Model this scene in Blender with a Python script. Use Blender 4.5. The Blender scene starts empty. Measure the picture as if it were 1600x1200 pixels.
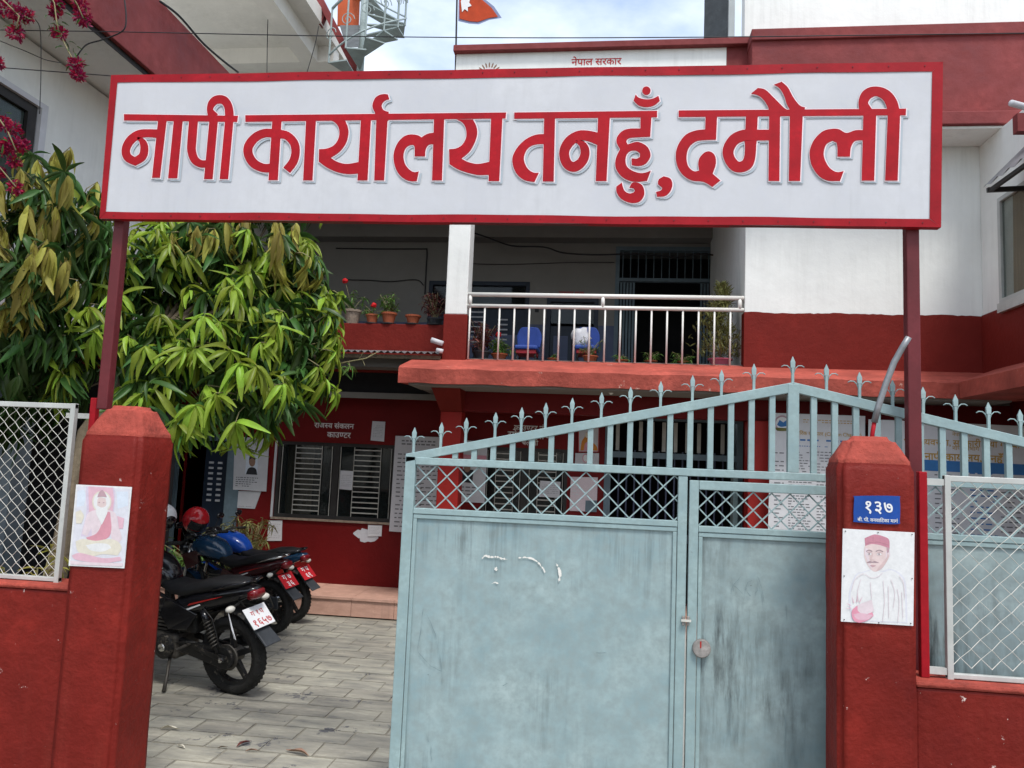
import bpy, bmesh, math, random
from mathutils import Vector, Matrix
random.seed(7)
S = bpy.context.scene
COL = S.collection
rad = math.radians
# ---------------------------------------------------------------- camera
CAM = Vector((0, 0, 2.1)); FPX = 1200.0
yaw, pitch, roll = rad(7.14), rad(5.79), rad(2.36)
_f = Vector((-math.sin(yaw)*math.cos(pitch), math.cos(yaw)*math.cos(pitch), math.sin(pitch)))
_r = Vector((math.cos(yaw), math.sin(yaw), 0)); _u = _r.cross(_f)
R_ = _r*math.cos(roll) + _u*math.sin(roll); U_ = -_r*math.sin(roll) + _u*math.cos(roll)
cd = bpy.data.cameras.new('camera'); cam = bpy.data.objects.new('camera', cd); COL.objects.link(cam)
cam.matrix_world = Matrix(((R_.x, U_.x, -_f.x, CAM.x), (R_.y, U_.y, -_f.y, CAM.y), (R_.z, U_.z, -_f.z, CAM.z), (0, 0, 0, 1)))
cd.sensor_width = 36; cd.lens = 27; cd.clip_end = 3000; cd.clip_start = .05
S.camera = cam
# ---------------------------------------------------------------- world, sun, exposure
SUN_EL, SUN_AZ = rad(62), rad(152)      # azimuth clockwise from +Y: behind the camera, to the right
W = bpy.data.worlds.new('World'); S.world = W; W.use_nodes = True
nt = W.node_tree; nd = nt.nodes; nd.clear()
sky = nd.new('ShaderNodeTexSky'); sky.sky_type = 'NISHITA'; sky.sun_disc = False
sky.sun_elevation = SUN_EL; sky.sun_rotation = SUN_AZ; sky.dust_density = 2.0; sky.air_density = 1.0
tc = nd.new('ShaderNodeTexCoord'); mp = nd.new('ShaderNodeMapping'); mp.inputs['Scale'].default_value = (1, 1, 2.2)
nz = nd.new('ShaderNodeTexNoise'); nz.inputs['Scale'].default_value = 2.6; nz.inputs['Detail'].default_value = 7; nz.inputs['Roughness'].default_value = .55
rp = nd.new('ShaderNodeValToRGB'); rp.color_ramp.elements[0].position = .33; rp.color_ramp.elements[1].position = .60
mx = nd.new('ShaderNodeMix'); mx.data_type = 'RGBA'
ms = nd.new('ShaderNodeMath'); ms.operation = 'MULTIPLY'; ms.inputs[1].default_value = .9
bg = nd.new('ShaderNodeBackground'); bg.inputs[1].default_value = .15
wo = nd.new('ShaderNodeOutputWorld')
L = nt.links.new
L(tc.outputs['Generated'], mp.inputs[0]); L(mp.outputs[0], nz.inputs['Vector']); L(nz.outputs[0], rp.inputs[0])
L(rp.outputs[0], ms.inputs[0]); L(ms.outputs[0], mx.inputs[0]); L(sky.outputs[0], mx.inputs[6]); mx.inputs[7].default_value = (4.3, 4.65, 5.0, 1)
L(mx.outputs[2], bg.inputs[0]); L(bg.outputs[0], wo.inputs[0])
sd = bpy.data.lights.new('sun', 'SUN'); sd.energy = 1.5; sd.angle = rad(14); sd.color = (1, .97, .93)
sun = bpy.data.objects.new('sun', sd); COL.objects.link(sun)
_sd = Vector((math.sin(SUN_AZ)*math.cos(SUN_EL), math.cos(SUN_AZ)*math.cos(SUN_EL), math.sin(SUN_EL)))
sun.rotation_euler = _sd.to_track_quat('Z', 'Y').to_euler()
vs = S.view_settings; vs.view_transform = 'Standard'; vs.look = 'None'; vs.gamma = 1; vs.exposure = 1.0; vs.use_curve_mapping = False
S.cycles.max_bounces = 8
# ---------------------------------------------------------------- helpers: pixel of the photograph -> point at a known distance
def ray(px, py): return _f + R_*((px-800)/FPX) - U_*((py-600)/FPX)
def P(px, py, Y): d = ray(px, py); return CAM + d*((Y-CAM.y)/d.y)
def PX(px, py, X): d = ray(px, py); return CAM + d*((X-CAM.x)/d.x)
def PZ(px, py, Z): d = ray(px, py); return CAM + d*((Z-CAM.z)/d.z)
def XX(px, py, Y): return P(px, py, Y).x
def ZZ(px, py, Y): return P(px, py, Y).z
def pix(p):
    d = Vector(p)-CAM; w = d.dot(_f)
    return (800+FPX*d.dot(R_)/w, 600-FPX*d.dot(U_)/w)

class MB:
    def __init__(s): s.v = []; s.f = []
    def add(s, vs_, fs_):
        n = len(s.v); s.v += [tuple(v) for v in vs_]; s.f += [tuple(i+n for i in f) for f in fs_]; return s
    def poly(s, pts): return s.add(pts, [tuple(range(len(pts)))])
    def box(s, x0, x1, y0, y1, z0, z1):
        return s.add([(x0,y0,z0),(x1,y0,z0),(x1,y1,z0),(x0,y1,z0),(x0,y0,z1),(x1,y0,z1),(x1,y1,z1),(x0,y1,z1)],
              [(0,3,2,1),(4,5,6,7),(0,1,5,4),(1,2,6,5),(2,3,7,6),(3,0,4,7)])
    def hexa(s, b, t):
        return s.add(list(b)+list(t), [(3,2,1,0),(4,5,6,7),(0,1,5,4),(1,2,6,5),(2,3,7,6),(3,0,4,7)])
    def prism(s, pts, off):
        n = len(pts); o = Vector(off)
        return s.add(list(pts)+[Vector(p)+o for p in pts], [tuple(range(n)), tuple(range(2*n-1, n-1, -1))]+[(i,(i+1)%n,n+(i+1)%n,n+i) for i in range(n)])
    def bar(s, a, b, w, h, up=(0,0,1)):
        a = Vector(a); b = Vector(b); d = (b-a).normalized(); up = Vector(up)
        if abs(d.dot(up)) > .98: up = Vector((0,1,0))
        x = d.cross(up).normalized(); z = x.cross(d)
        q = lambda c: [c-x*w/2-z*h/2, c+x*w/2-z*h/2, c+x*w/2+z*h/2, c-x*w/2+z*h/2]
        return s.hexa(q(a), q(b))
    def tube(s, pts, r, n=8, caps=True):
        pts = [Vector(p) for p in pts]; m = len(pts); rs = r if isinstance(r, (list, tuple)) else [r]*m
        vs_ = []; fs_ = []; ref = None
        for i, p in enumerate(pts):
            d = (pts[min(i+1, m-1)]-pts[max(i-1, 0)]).normalized()
            if ref is None: ref = Vector((0,0,1)) if abs(d.z) < .9 else Vector((1,0,0))
            x = d.cross(ref)
            if x.length < 1e-4: x = d.cross(Vector((0,1,0)))
            x.normalize(); z = x.cross(d); ref = z
            vs_ += [p+(x*math.cos(2*math.pi*k/n)+z*math.sin(2*math.pi*k/n))*rs[i] for k in range(n)]
        for i in range(m-1):
            for k in range(n): fs_.append((i*n+k, i*n+(k+1)%n, (i+1)*n+(k+1)%n, (i+1)*n+k))
        if caps: fs_ += [tuple(range(n-1, -1, -1)), tuple((m-1)*n+k for k in range(n))]
        return s.add(vs_, fs_)
    def lathe(s, prof, c=(0,0,0), n=20, axis='z', closed=False):
        c = Vector(c); vs_ = []; fs_ = []; m = len(prof)
        for r_, h in prof:
            for k in range(n):
                a = 2*math.pi*k/n; x, y = r_*math.cos(a), r_*math.sin(a)
                vs_.append(c+Vector((x, y, h) if axis == 'z' else (x, h, y) if axis == 'y' else (h, x, y)))
        for i in range(m if closed else m-1):
            j = (i+1) % m
            for k in range(n): fs_.append((i*n+k, i*n+(k+1)%n, j*n+(k+1)%n, j*n+k))
        if not closed: fs_ += [tuple(range(n)), tuple((m-1)*n+k for k in range(n))]
        return s.add(vs_, fs_)
    def ell(s, c, rx, ry, rz, nu=12, nv=8):
        c = Vector(c); vs_ = [c+Vector((0,0,-rz))]; fs_ = []
        for i in range(1, nv):
            t = math.pi*i/nv-math.pi/2
            for k in range(nu):
                a = 2*math.pi*k/nu; vs_.append(c+Vector((rx*math.cos(t)*math.cos(a), ry*math.cos(t)*math.sin(a), rz*math.sin(t))))
        vs_.append(c+Vector((0,0,rz))); T = len(vs_)-1
        for k in range(nu):
            fs_.append((0, 1+(k+1)%nu, 1+k)); fs_.append((T, T-nu+k, T-nu+(k+1)%nu))
        for i in range(nv-2):
            for k in range(nu): fs_.append((1+i*nu+k, 1+i*nu+(k+1)%nu, 1+(i+1)*nu+(k+1)%nu, 1+(i+1)*nu+k))
        return s.add(vs_, fs_)
    def loft(s, secs, n=16, e=2.6):
        # sections along local x: (x, zc, half width, half height)
        vs_ = []; fs_ = []; m = len(secs)
        for x, zc, hw, hh in secs:
            for k in range(n):
                a = 2*math.pi*k/n; ca, sa = math.cos(a), math.sin(a)
                vs_.append((x, hw*math.copysign(abs(ca)**(2/e), ca), zc+hh*math.copysign(abs(sa)**(2/e), sa)))
        for i in range(m-1):
            for k in range(n): fs_.append((i*n+k, i*n+(k+1)%n, (i+1)*n+(k+1)%n, (i+1)*n+k))
        fs_ += [tuple(range(n)), tuple((m-1)*n+k for k in range(n))]
        return s.add(vs_, fs_)
    def xf(s, M): s.v = [tuple(M @ Vector(v)) for v in s.v]; return s
    def mesh(s, name, mat, smooth=False, recalc=True):
        me = bpy.data.meshes.new(name); me.from_pydata(s.v, [], s.f)
        if recalc:
            bm = bmesh.new(); bm.from_mesh(me); bmesh.ops.recalc_face_normals(bm, faces=bm.faces); bm.to_mesh(me); bm.free()
        if smooth:
            me.polygons.foreach_set('use_smooth', [True]*len(me.polygons))
        me.materials.append(mat); me.update(); return me
    def build(s, name, mat, parent=None, smooth=False, bevel=0, local=False, recalc=True):
        o = bpy.data.objects.new(name, s.mesh(name, mat, smooth, recalc)); COL.objects.link(o)
        if parent is not None:
            o.parent = parent
            if not local: o.matrix_parent_inverse = Matrix.Translation(-root_loc(parent))
        if bevel:
            b = o.modifiers.new('bevel', 'BEVEL'); b.width = bevel; b.segments = 2; b.limit_method = 'ANGLE'; b.angle_limit = rad(40)
        return o
def root_loc(o):
    # a part's own frame is already the world's; only a top-level Empty is offset
    return Vector(o.location) if o.parent is None else Vector((0, 0, 0))
def tag(o, label, cat, group=None):
    o['label'] = label; o['category'] = cat
    if group: o['group'] = group
    return o
def thing(name, label, cat, loc=(0,0,0), group=None):
    o = bpy.data.objects.new(name, None); COL.objects.link(o); o.location = loc; o.empty_display_size = .1
    return tag(o, label, cat, group)
def struct(o): o['kind'] = 'structure'; return o
def stuff(o): o['kind'] = 'stuff'; return o

# ---------------------------------------------------------------- materials
def lin(h):
    h = h.lstrip('#'); c = [int(h[i:i+2], 16)/255 for i in (0, 2, 4)]
    return tuple(x/12.92 if x <= .04045 else ((x+.055)/1.055)**2.4 for x in c)
def mat(name, col, rough=.6, var=.15, scale=3., bump=0., bscale=40., metal=0., col2=None, chips=None, chip_amt=.72, chip_scale=9.,
        streak=None, streak_amt=.5, spec=.25, trans=None, coat=0., stretch=None, island=0., srng=(.5,.78), prng=(.38,.66), sscale=(7, 7, .45)):
    m = bpy.data.materials.new(name); m.use_nodes = True; t = m.node_tree; n = t.nodes; l = t.links.new
    b = n['Principled BSDF']; out = n['Material Output']
    if isinstance(col, str): col = lin(col)
    b.inputs['Roughness'].default_value = rough; b.inputs['Metallic'].default_value = metal
    b.inputs['Specular IOR Level'].default_value = spec
    if coat: b.inputs['Coat Weight'].default_value = coat; b.inputs['Coat Roughness'].default_value = .08
    g = n.new('ShaderNodeTexCoord'); src = g.outputs['Object']
    if stretch:
        mpn = n.new('ShaderNodeMapping'); mpn.inputs['Scale'].default_value = stretch; l(src, mpn.inputs[0]); src2 = mpn.outputs[0]
    else: src2 = src
    def noise(sc, det=5, v=None, r=.6):
        q = n.new('ShaderNodeTexNoise'); q.inputs['Scale'].default_value = sc; q.inputs['Detail'].default_value = det; q.inputs['Roughness'].default_value = r
        l(v or src, q.inputs['Vector']); return q.outputs[0]
    def mixc(f, a, c):
        q = n.new('ShaderNodeMix'); q.data_type = 'RGBA'
        if isinstance(f, float): q.inputs[0].default_value = f
        else: l(f, q.inputs[0])
        for k, x in ((6, a), (7, c)):
            if isinstance(x, tuple): q.inputs[k].default_value = (*x[:3], 1)
            else: l(x, q.inputs[k])
        return q.outputs[2]
    def ramp(x, a, c):
        q = n.new('ShaderNodeMapRange'); q.inputs[1].default_value = a; q.inputs[2].default_value = c; l(x, q.inputs[0]); return q.outputs[0]
    c2 = col2 if col2 is not None else tuple(x*(1-2.2*var) for x in col)
    if isinstance(c2, str): c2 = lin(c2)
    c1 = tuple(min(1, x*(1+var)) for x in col)
    cur = mixc(ramp(noise(scale, 6, src2), .3, .7), c1, c2)
    cur = mixc(ramp(noise(scale*6.3, 3, src2), .35, .75), cur, tuple(x*(1-var) for x in col)) if var > .04 else cur
    if streak is not None:
        mpn = n.new('ShaderNodeMapping'); mpn.inputs['Scale'].default_value = sscale; l(src, mpn.inputs[0])
        a = ramp(noise(1.6, 6, mpn.outputs[0], .7), *srng)
        a2 = ramp(noise(1.3, 3), *prng)
        q = n.new('ShaderNodeMath'); q.operation = 'MULTIPLY'; l(a, q.inputs[0]); l(a2, q.inputs[1])
        q2 = n.new('ShaderNodeMath'); q2.operation = 'MULTIPLY'; l(q.outputs[0], q2.inputs[0]); q2.inputs[1].default_value = streak_amt
        cur = mixc(q2.outputs[0], cur, lin(streak) if isinstance(streak, str) else streak)
    if chips is not None:
        cur = mixc(ramp(noise(chip_scale, 8, None, .75), chip_amt, chip_amt+.02), cur, lin(chips) if isinstance(chips, str) else chips)
    if island:
        ge = n.new('ShaderNodeNewGeometry'); oi = n.new('ShaderNodeObjectInfo')
        ad = n.new('ShaderNodeMath'); ad.operation = 'ADD'; l(ge.outputs['Random Per Island'], ad.inputs[0]); l(oi.outputs['Random'], ad.inputs[1])
        fr = n.new('ShaderNodeMath'); fr.operation = 'FRACT'; l(ad.outputs[0], fr.inputs[0])
        mr = n.new('ShaderNodeMapRange'); mr.inputs[3].default_value = 1-island; mr.inputs[4].default_value = 1+island; l(fr.outputs[0], mr.inputs[0])
        hs = n.new('ShaderNodeHueSaturation'); l(mr.outputs[0], hs.inputs['Value']); l(cur, hs.inputs['Color'])
        mr2 = n.new('ShaderNodeMapRange'); mr2.inputs[3].default_value = .5-island*.06; mr2.inputs[4].default_value = .5+island*.05; l(fr.outputs[0], mr2.inputs[0]); l(mr2.outputs[0], hs.inputs['Hue'])
        cur = hs.outputs[0]
    l(cur, b.inputs['Base Color'])
    if bump:
        bp = n.new('ShaderNodeBump'); bp.inputs['Strength'].default_value = min(1, bump); bp.inputs['Distance'].default_value = .012*max(1, bump)
        hsum = n.new('ShaderNodeMath'); hsum.operation = 'ADD'; l(noise(bscale, 6), hsum.inputs[0]); l(noise(bscale*.18, 3), hsum.inputs[1])
        l(hsum.outputs[0], bp.inputs['Height']); l(bp.outputs[0], b.inputs['Normal'])
    if trans is not None:
        tb = n.new('ShaderNodeBsdfTranslucent'); ad = n.new('ShaderNodeMixShader'); ad.inputs[0].default_value = trans
        l(cur, tb.inputs[0]); l(b.outputs[0], ad.inputs[1]); l(tb.outputs[0], ad.inputs[2]); l(ad.outputs[0], out.inputs[0])
    return m
def glassmat(name, tint=(.5,.56,.55), tr=.45, rough=.05):
    m = bpy.data.materials.new(name); m.use_nodes = True; t = m.node_tree; n = t.nodes; l = t.links.new
    b = n['Principled BSDF']; b.inputs['Base Color'].default_value = (.02,.025,.025,1); b.inputs['Roughness'].default_value = rough
    tb = n.new('ShaderNodeBsdfTransparent'); tb.inputs[0].default_value = (*tint, 1)
    g = n.new('ShaderNodeTexCoord'); q = n.new('ShaderNodeTexNoise'); q.inputs['Scale'].default_value = 2.; l(g.outputs['Object'], q.inputs['Vector'])
    mr = n.new('ShaderNodeMapRange'); mr.inputs[3].default_value = tr-.1; mr.inputs[4].default_value = tr+.1; l(q.outputs[0], mr.inputs[0])
    a = n.new('ShaderNodeMixShader'); l(mr.outputs[0], a.inputs[0]); l(b.outputs[0], a.inputs[1]); l(tb.outputs[0], a.inputs[2]); l(a.outputs[0], n['Material Output'].inputs[0])
    return m
M = {}
M['pillar'] = mat('pillar_red_plaster', (.19,.017,.0115), .5, .28, 1.5, bump=.5, bscale=34, chips=(.62,.5,.45), chip_amt=.665, chip_scale=13, col2=(.105,.0105,.0085), spec=.12, streak=(.26,.045,.03), streak_amt=.5)
M['pillartop'] = mat('cap_red_toplit_dusty', (.38,.066,.045), .8, .25, 7, bump=1.1, bscale=26, chips=(.20,.11,.08), chip_amt=.70, chip_scale=9)  # lighter red paints overhead light and some dust onto caps and copings
M['wallred'] = mat('building_red_paint', (.175,.0175,.0125), .65, .16, 1.2, spec=.12, streak=(.12,.012,.01), streak_amt=.5, bump=.5, bscale=22, chips=(.55,.35,.3), chip_amt=.80, chip_scale=8)
M['deepred'] = mat('ground_floor_red_paint', (.15,.0075,.0075), .55, .14, 1.4, spec=.15, bump=.3, bscale=20)
M['brightred'] = mat('column_bright_red', (.34,.018,.013), .55, .1, 2, bump=.3, bscale=20)
M['maroon'] = mat('faded_maroon_paint', (.205,.042,.04), .7, .2, 1.4, spec=.15, bump=.8, bscale=6, col2=(.155,.04,.042))
M['canopy'] = mat('weathered_canopy_red', (.42,.085,.06), .75, .25, 2.5, bump=.8, bscale=18, chips=(.55,.36,.29), chip_amt=.655, chip_scale=7)
M['white'] = mat('white_limewash', (.78,.79,.75), .85, .05, 1.2, bump=.4, bscale=7, col2=(.69,.70,.67), streak=(.40,.40,.36), streak_amt=.4, srng=(.46,.75))
M['cream'] = mat('cream_wall', (.72,.70,.64), .85, .07, 1.1, bump=.3, bscale=14, streak=(.35,.33,.28), streak_amt=.3)
M['dado'] = mat('slate_blue_dado', (.10,.12,.19), .6, .1, 2)
M['bluedoor'] = mat('dark_blue_door', (.02,.03,.05), .45, .2, 3)
M['greydoor'] = mat('grey_blue_door_paint', (.13,.18,.21), .5, .15, 3, streak=(.05,.06,.07))
M['dark'] = mat('dark_painted_shade', (.02,.02,.022), .8, .2, 2)  # near-black colour stands in for shade in rooms, recess and porch
M['greywall'] = mat('grey_blue_wall', (.10,.125,.15), .7, .1, 2)
M['signwhite'] = mat('sign_white_paint', (.53,.535,.55), .45, .05, 2.2, bump=.12, bscale=9, streak=(.38,.385,.39), streak_amt=.35, sscale=(12,12,1.2), col2=(.47,.48,.51))
M['signred'] = mat('sign_red_paint', (.39,.007,.014), .45, .16, 6, spec=.15, streak=(.24,.008,.018), streak_amt=.7)
M['signedge'] = mat('sign_border_red', (.33,.008,.015), .5, .18, 4, spec=.15, bump=.15, bscale=14, chips=(.6,.5,.4), chip_amt=.78, chip_scale=8)
M['outline'] = mat('letter_pale_edge', (.80,.68,.70), .45, .04, 4)
M['lshadow'] = mat('letter_grey_blue_drop', (.40,.45,.49), .45, .06, 4)
M['post'] = mat('post_dark_red_steel', (.13,.02,.024), .45, .15, 3, bump=.1)
M['gate'] = mat('gate_pale_blue_paint', (.295,.372,.368), .42, .18, 3.2, bump=.16, bscale=7, col2=(.20,.295,.315), streak=(.06,.075,.075), streak_amt=.75, srng=(.47,.72), prng=(.46,.66), sscale=(15,15,.8), chips=(.06,.055,.05), chip_amt=.70, chip_scale=14)
M['gatedirty'] = mat('gate_stained_blue_paint', (.275,.345,.34), .45, .2, 3.2, bump=.18, bscale=7, col2=(.17,.245,.26), streak=(.035,.042,.042), streak_amt=.95, srng=(.43,.66), prng=(.40,.60), sscale=(11,11,1.3), chips=(.06,.055,.05), chip_amt=.70, chip_scale=14)
M['gatebar'] = mat('gate_frame_paint', (.28,.375,.37), .45, .15, 5, bump=.15, bscale=30, chips=(.12,.09,.07), chip_amt=.69, chip_scale=18, col2=(.21,.30,.315))
M['galv'] = mat('galvanised_wire', (.62,.61,.55), .5, .12, 8, metal=.1)
M['alu'] = mat('fence_frame_grey', (.52,.53,.50), .5, .13, 5, metal=.2, chips=(.25,.2,.17), chip_amt=.75)
M['steel'] = mat('railing_white_enamel', (.72,.71,.66), .35, .05, 6)
M['tank'] = mat('knob_rust_grey', (.30,.28,.26), .6, .3, 9, chips=(.12,.07,.05), chip_amt=.6)
M['paper'] = mat('paper_white', (.62,.62,.63), .8, .04, 5)
M['papergrey'] = mat('paper_grey', (.55,.55,.57), .8, .06, 5)
M['print'] = mat('dark_print', (.16,.16,.17), .8, .1)
M['printblue'] = mat('blue_print', (.05,.18,.42), .7, .1)
M['printgold'] = mat('gold_print', (.50,.30,.06), .6, .1)
M['whitetext'] = mat('white_lettering', (.72,.70,.68), .6, .08)
M['redtext'] = mat('red_lettering', (.45,.03,.03), .6, .08)
M['numblue'] = mat('enamel_blue_plate', (.012,.065,.30), .3, .12, 8, chips=(.5,.5,.5), chip_amt=.80, chip_scale=30)
M['plinth'] = mat('pink_stone', (.56,.34,.26), .55, .15, 2.5, stretch=(2.5,2.5,8), col2=(.42,.24,.18), streak=(.12,.09,.08), streak_amt=.5)
M['paver'] = mat('grey_stone_paver', (.37,.35,.285), .75, .26, 2.2, bump=.9, bscale=13, col2=(.11,.112,.112), stretch=(.9,3.4,1), island=.12, chips=(.10,.10,.105), chip_amt=.60, chip_scale=2.6)
M['joint'] = mat('sandy_joint', (.27,.25,.20), .95, .2, 8, bump=.6, bscale=40)
M['ground'] = mat('dusty_ground', (.23,.21,.18), .95, .2, .6, bump=.6, bscale=8)
M['leafb'] = mat('young_mango_leaf', (.29,.42,.045), .36, .16, 3, trans=.4, island=.42)
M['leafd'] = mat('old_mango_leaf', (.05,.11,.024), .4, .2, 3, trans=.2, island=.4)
M['leafo'] = mat('olive_drooping_leaf', (.44,.40,.09), .42, .18, 3, trans=.42, island=.38)
M['leafg'] = mat('potted_plant_leaf', (.11,.22,.045), .45, .2, 8, trans=.25, island=.35)
M['leafr'] = mat('copper_red_leaf', (.13,.035,.03), .5, .2, 8, trans=.2, island=.3)
M['conifer'] = mat('olive_conifer_foliage', (.22,.22,.07), .6, .25, 8, trans=.2, island=.35)
M['bract'] = mat('magenta_bract', (.30,.008,.055), .55, .2, 9, trans=.3, island=.35)
M['redflower'] = mat('red_petal', (.65,.015,.02), .5, .15, 9, trans=.2)
M['bark'] = mat('tree_bark', (.19,.15,.10), .9, .25, 4, bump=1, bscale=18, stretch=(3,3,.7))
M['twig'] = mat('pale_twig', (.26,.23,.12), .8, .2, 8)
M['terra'] = mat('terracotta', (.38,.10,.045), .75, .15, 7)
M['oldpot'] = mat('mossy_clay_pot', (.32,.25,.19), .9, .25, 14, bump=.5)
M['pinkpot'] = mat('pink_plastic', (.55,.12,.18), .4, .1)
M['bluechair'] = mat('blue_chair_fabric', (.03,.07,.30), .55, .12, 6)
M['redchair'] = mat('red_seat_base', (.28,.02,.03), .5, .1, 6)
M['bag'] = mat('plastic_bag_white', (.72,.73,.76), .35, .1, 14, bump=.8, bscale=30, trans=.2)
M['tin'] = mat('corrugated_tin', (.30,.31,.32), .45, .2, 5, metal=.5, chips=(.2,.12,.08), chip_amt=.7)
M['tindark'] = mat('dark_corrugated_sheet', (.085,.09,.09), .55, .2, 5, metal=.3)
M['orange'] = mat('orange_painted_sheet', (.52,.10,.03), .6, .15, 4)
M['stair'] = mat('grey_green_stair_paint', (.30,.36,.35), .45, .15, 6)
M['grate'] = mat('dark_steel_grate', (.12,.13,.13), .5, .2, 9, metal=.4)
M['flag'] = mat('flag_orange_red_cloth', (.62,.085,.03), .8, .12, 6, trans=.3)
M['flagtrim'] = mat('flag_blue_trim', (.22,.25,.38), .8, .1, 6)
M['cable'] = mat('black_cable', (.02,.02,.022), .5, .1)
M['bulb'] = mat('white_bulb_glass', (.75,.75,.70), .2, .03)
M['wframe'] = mat('aluminium_window_frame', (.46,.47,.45), .4, .1, 5, metal=.3)
M['dframe'] = mat('dark_window_frame', (.035,.032,.03), .5, .2, 5)
M['grille'] = mat('pale_window_grille', (.42,.41,.37), .5, .15, 7)
M['curtain'] = mat('beige_curtain', (.50,.37,.25), .9, .12, 6, stretch=(9,9,.5))
M['glass'] = glassmat('window_glass', (.78,.82,.80), .6)
M['clearglass'] = glassmat('clear_wing_glass', (.9,.92,.9), .78)
M['shadewall'] = mat('white_wall_painted_shade', (.235,.225,.205), .9, .08, 1.1, streak=(.2,.19,.17), streak_amt=.3)  # pale surfaces darkened in colour to carry the balcony's dim shade
M['shadeslab'] = mat('slab_painted_shade', (.17,.16,.145), .9, .12, 2)  # slab colour lowered to paint in the shade of veranda and balcony
# motorcycle materials
M['tyre'] = mat('tyre_rubber', (.026,.025,.023), .85, .2, 20, bump=1.1, bscale=75)
M['blackp'] = mat('black_gloss_plastic', (.008,.008,.010), .22, .15, 4, coat=.5)
M['blackm'] = mat('black_satin_metal', (.018,.018,.018), .45, .25, 12, chips=(.09,.08,.065), chip_amt=.58, chip_scale=22)
M['seat'] = mat('black_seat_vinyl', (.013,.013,.014), .55, .2, 9, bump=.2, bscale=90)
M['grease'] = mat('dusty_engine_metal', (.10,.092,.08), .5, .3, 12, metal=.5)
M['chrome'] = mat('chrome', (.62,.62,.60), .18, .08, 9, metal=.95)
M['flap'] = mat('grey_mudflap_plastic', (.045,.05,.056), .5, .2, 9)
M['lens'] = mat('clear_indicator_lens', (.58,.56,.50), .2, .08, 9)
M['tail'] = mat('red_tail_lens', (.16,.008,.012), .18, .1, 9, coat=.6)
M['maroonp'] = mat('maroon_gloss_panel', (.038,.004,.006), .25, .12, 5, coat=.6)
M['bluep'] = mat('bright_blue_tank', (.010,.065,.36), .22, .1, 5, coat=.7)
M['tealp'] = mat('deep_blue_tank', (.010,.04,.085), .25, .12, 5, coat=.6)
M['redp'] = mat('red_gloss_decal', (.40,.02,.015), .3, .1, 5)
M['whitep'] = mat('white_gloss', (.72,.72,.72), .3, .05, 5)
M['redplate'] = mat('red_number_plate', (.48,.02,.028), .4, .08, 5)
M['helmet'] = mat('red_helmet_shell', (.46,.012,.018), .22, .1, 5, coat=.6)
M['visor'] = mat('dark_visor', (.015,.015,.017), .12, .1, 5, coat=.5)
# print colours for the two posters
for k, c in dict(pp_white=(.70,.70,.69), pp_pink=(.66,.33,.42), pp_pale=(.68,.54,.57), pp_lilac=(.58,.47,.60), pp_skin=(.66,.48,.45), pp_red=(.58,.13,.20),
                 pp_yellow=(.66,.60,.45), pp_line=(.42,.18,.20), pp_cap=(.46,.06,.14), pp_blue=(.60,.68,.78), pp_hair=(.45,.30,.33), pp_sky=(.62,.62,.68), pp_hot=(.68,.14,.26),
                 pp_orange=(.60,.22,.03), pp_black=(.03,.03,.035), pp_dark=(.22,.09,.11), pp_brownish=(.56,.36,.34), pp_brown=(.28,.17,.12)).items():
    M[k] = mat(k, tuple(x*.72+.28*.66 for x in c) if k in ('pp_pink','pp_pale','pp_lilac','pp_skin','pp_red','pp_yellow','pp_line','pp_cap','pp_blue','pp_sky','pp_hot','pp_dark','pp_brownish') else c, .5, .07, 45)

# ---------------------------------------------------------------- lettering (built-in Devanagari glyphs)
def glyph_run(body, bold):
    c = bpy.data.curves.new('t', 'FONT'); c.body = body; c.offset = bold; c.resolution_u = 3
    o = bpy.data.objects.new('t', c); COL.objects.link(o); bpy.context.view_layer.update()
    me = bpy.data.meshes.new_from_object(o.evaluated_get(bpy.context.evaluated_depsgraph_get()))
    bm = bmesh.new(); bm.from_mesh(me); bpy.data.objects.remove(o); bpy.data.curves.remove(c); bpy.data.meshes.remove(me)
    return bm
def text_mb(s, bold=.0):
    """~ after a consonant = half form, ^ = reph over the syllable just set"""
    mb = MB(); x = 0; i = 0; tok = []; cur = ''
    for ch in s:
        if ch == '~': tok += [(cur[:-1], 0), (cur[-1], 1)]; cur = ''
        elif ch == '^': tok += [(cur, 2)]; cur = ''
        elif ch == ' ': tok += [(cur, 0), (' ', 3)]; cur = ''
        else: cur += ch
    tok.append((cur, 0))
    for body, k in tok:
        if not body: continue
        if k == 3: x += .24; continue
        bm = glyph_run(body, bold)
        if not bm.verts: bm.free(); continue
        xm = max(v.co.x for v in bm.verts)
        if k == 1:
            bmesh.ops.bisect_plane(bm, geom=bm.verts[:]+bm.edges[:]+bm.faces[:], plane_co=(xm*.70, 0, 0), plane_no=(1, 0, 0), clear_outer=True); xm *= .70
        bm.verts.ensure_lookup_table(); bm.verts.index_update()
        mb.add([(v.co.x+x, v.co.y, 0) for v in bm.verts], [tuple(v.index for v in f.verts) for f in bm.faces])
        if k == 2:
            q = x+xm-.16; mb.poly([(q-.02, .68, .001), (q-.06, .78, .001), (q-.03, .87, .001), (q+.06, .91, .001), (q+.08, .85, .001), (q+.02, .82, .001), (q+.01, .76, .001), (q+.05, .68, .001)])
        bm.free(); x += xm
    return mb
def text_at(s, pxl, pxr, pyb, Y, m, parent, name='lettering', bold=.0, hscale=1.):
    mb = text_mb(s, bold); a = P(pxl, pyb, Y); b = P(pxr, pyb, Y)
    w = max(v[0] for v in mb.v); k = (b.x-a.x)/w
    mb.v = [(a.x+v[0]*k, Y-v[2], a.z+v[1]*k*hscale) for v in mb.v]
    return stuff(mb.build(name, m, parent, recalc=False))
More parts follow.
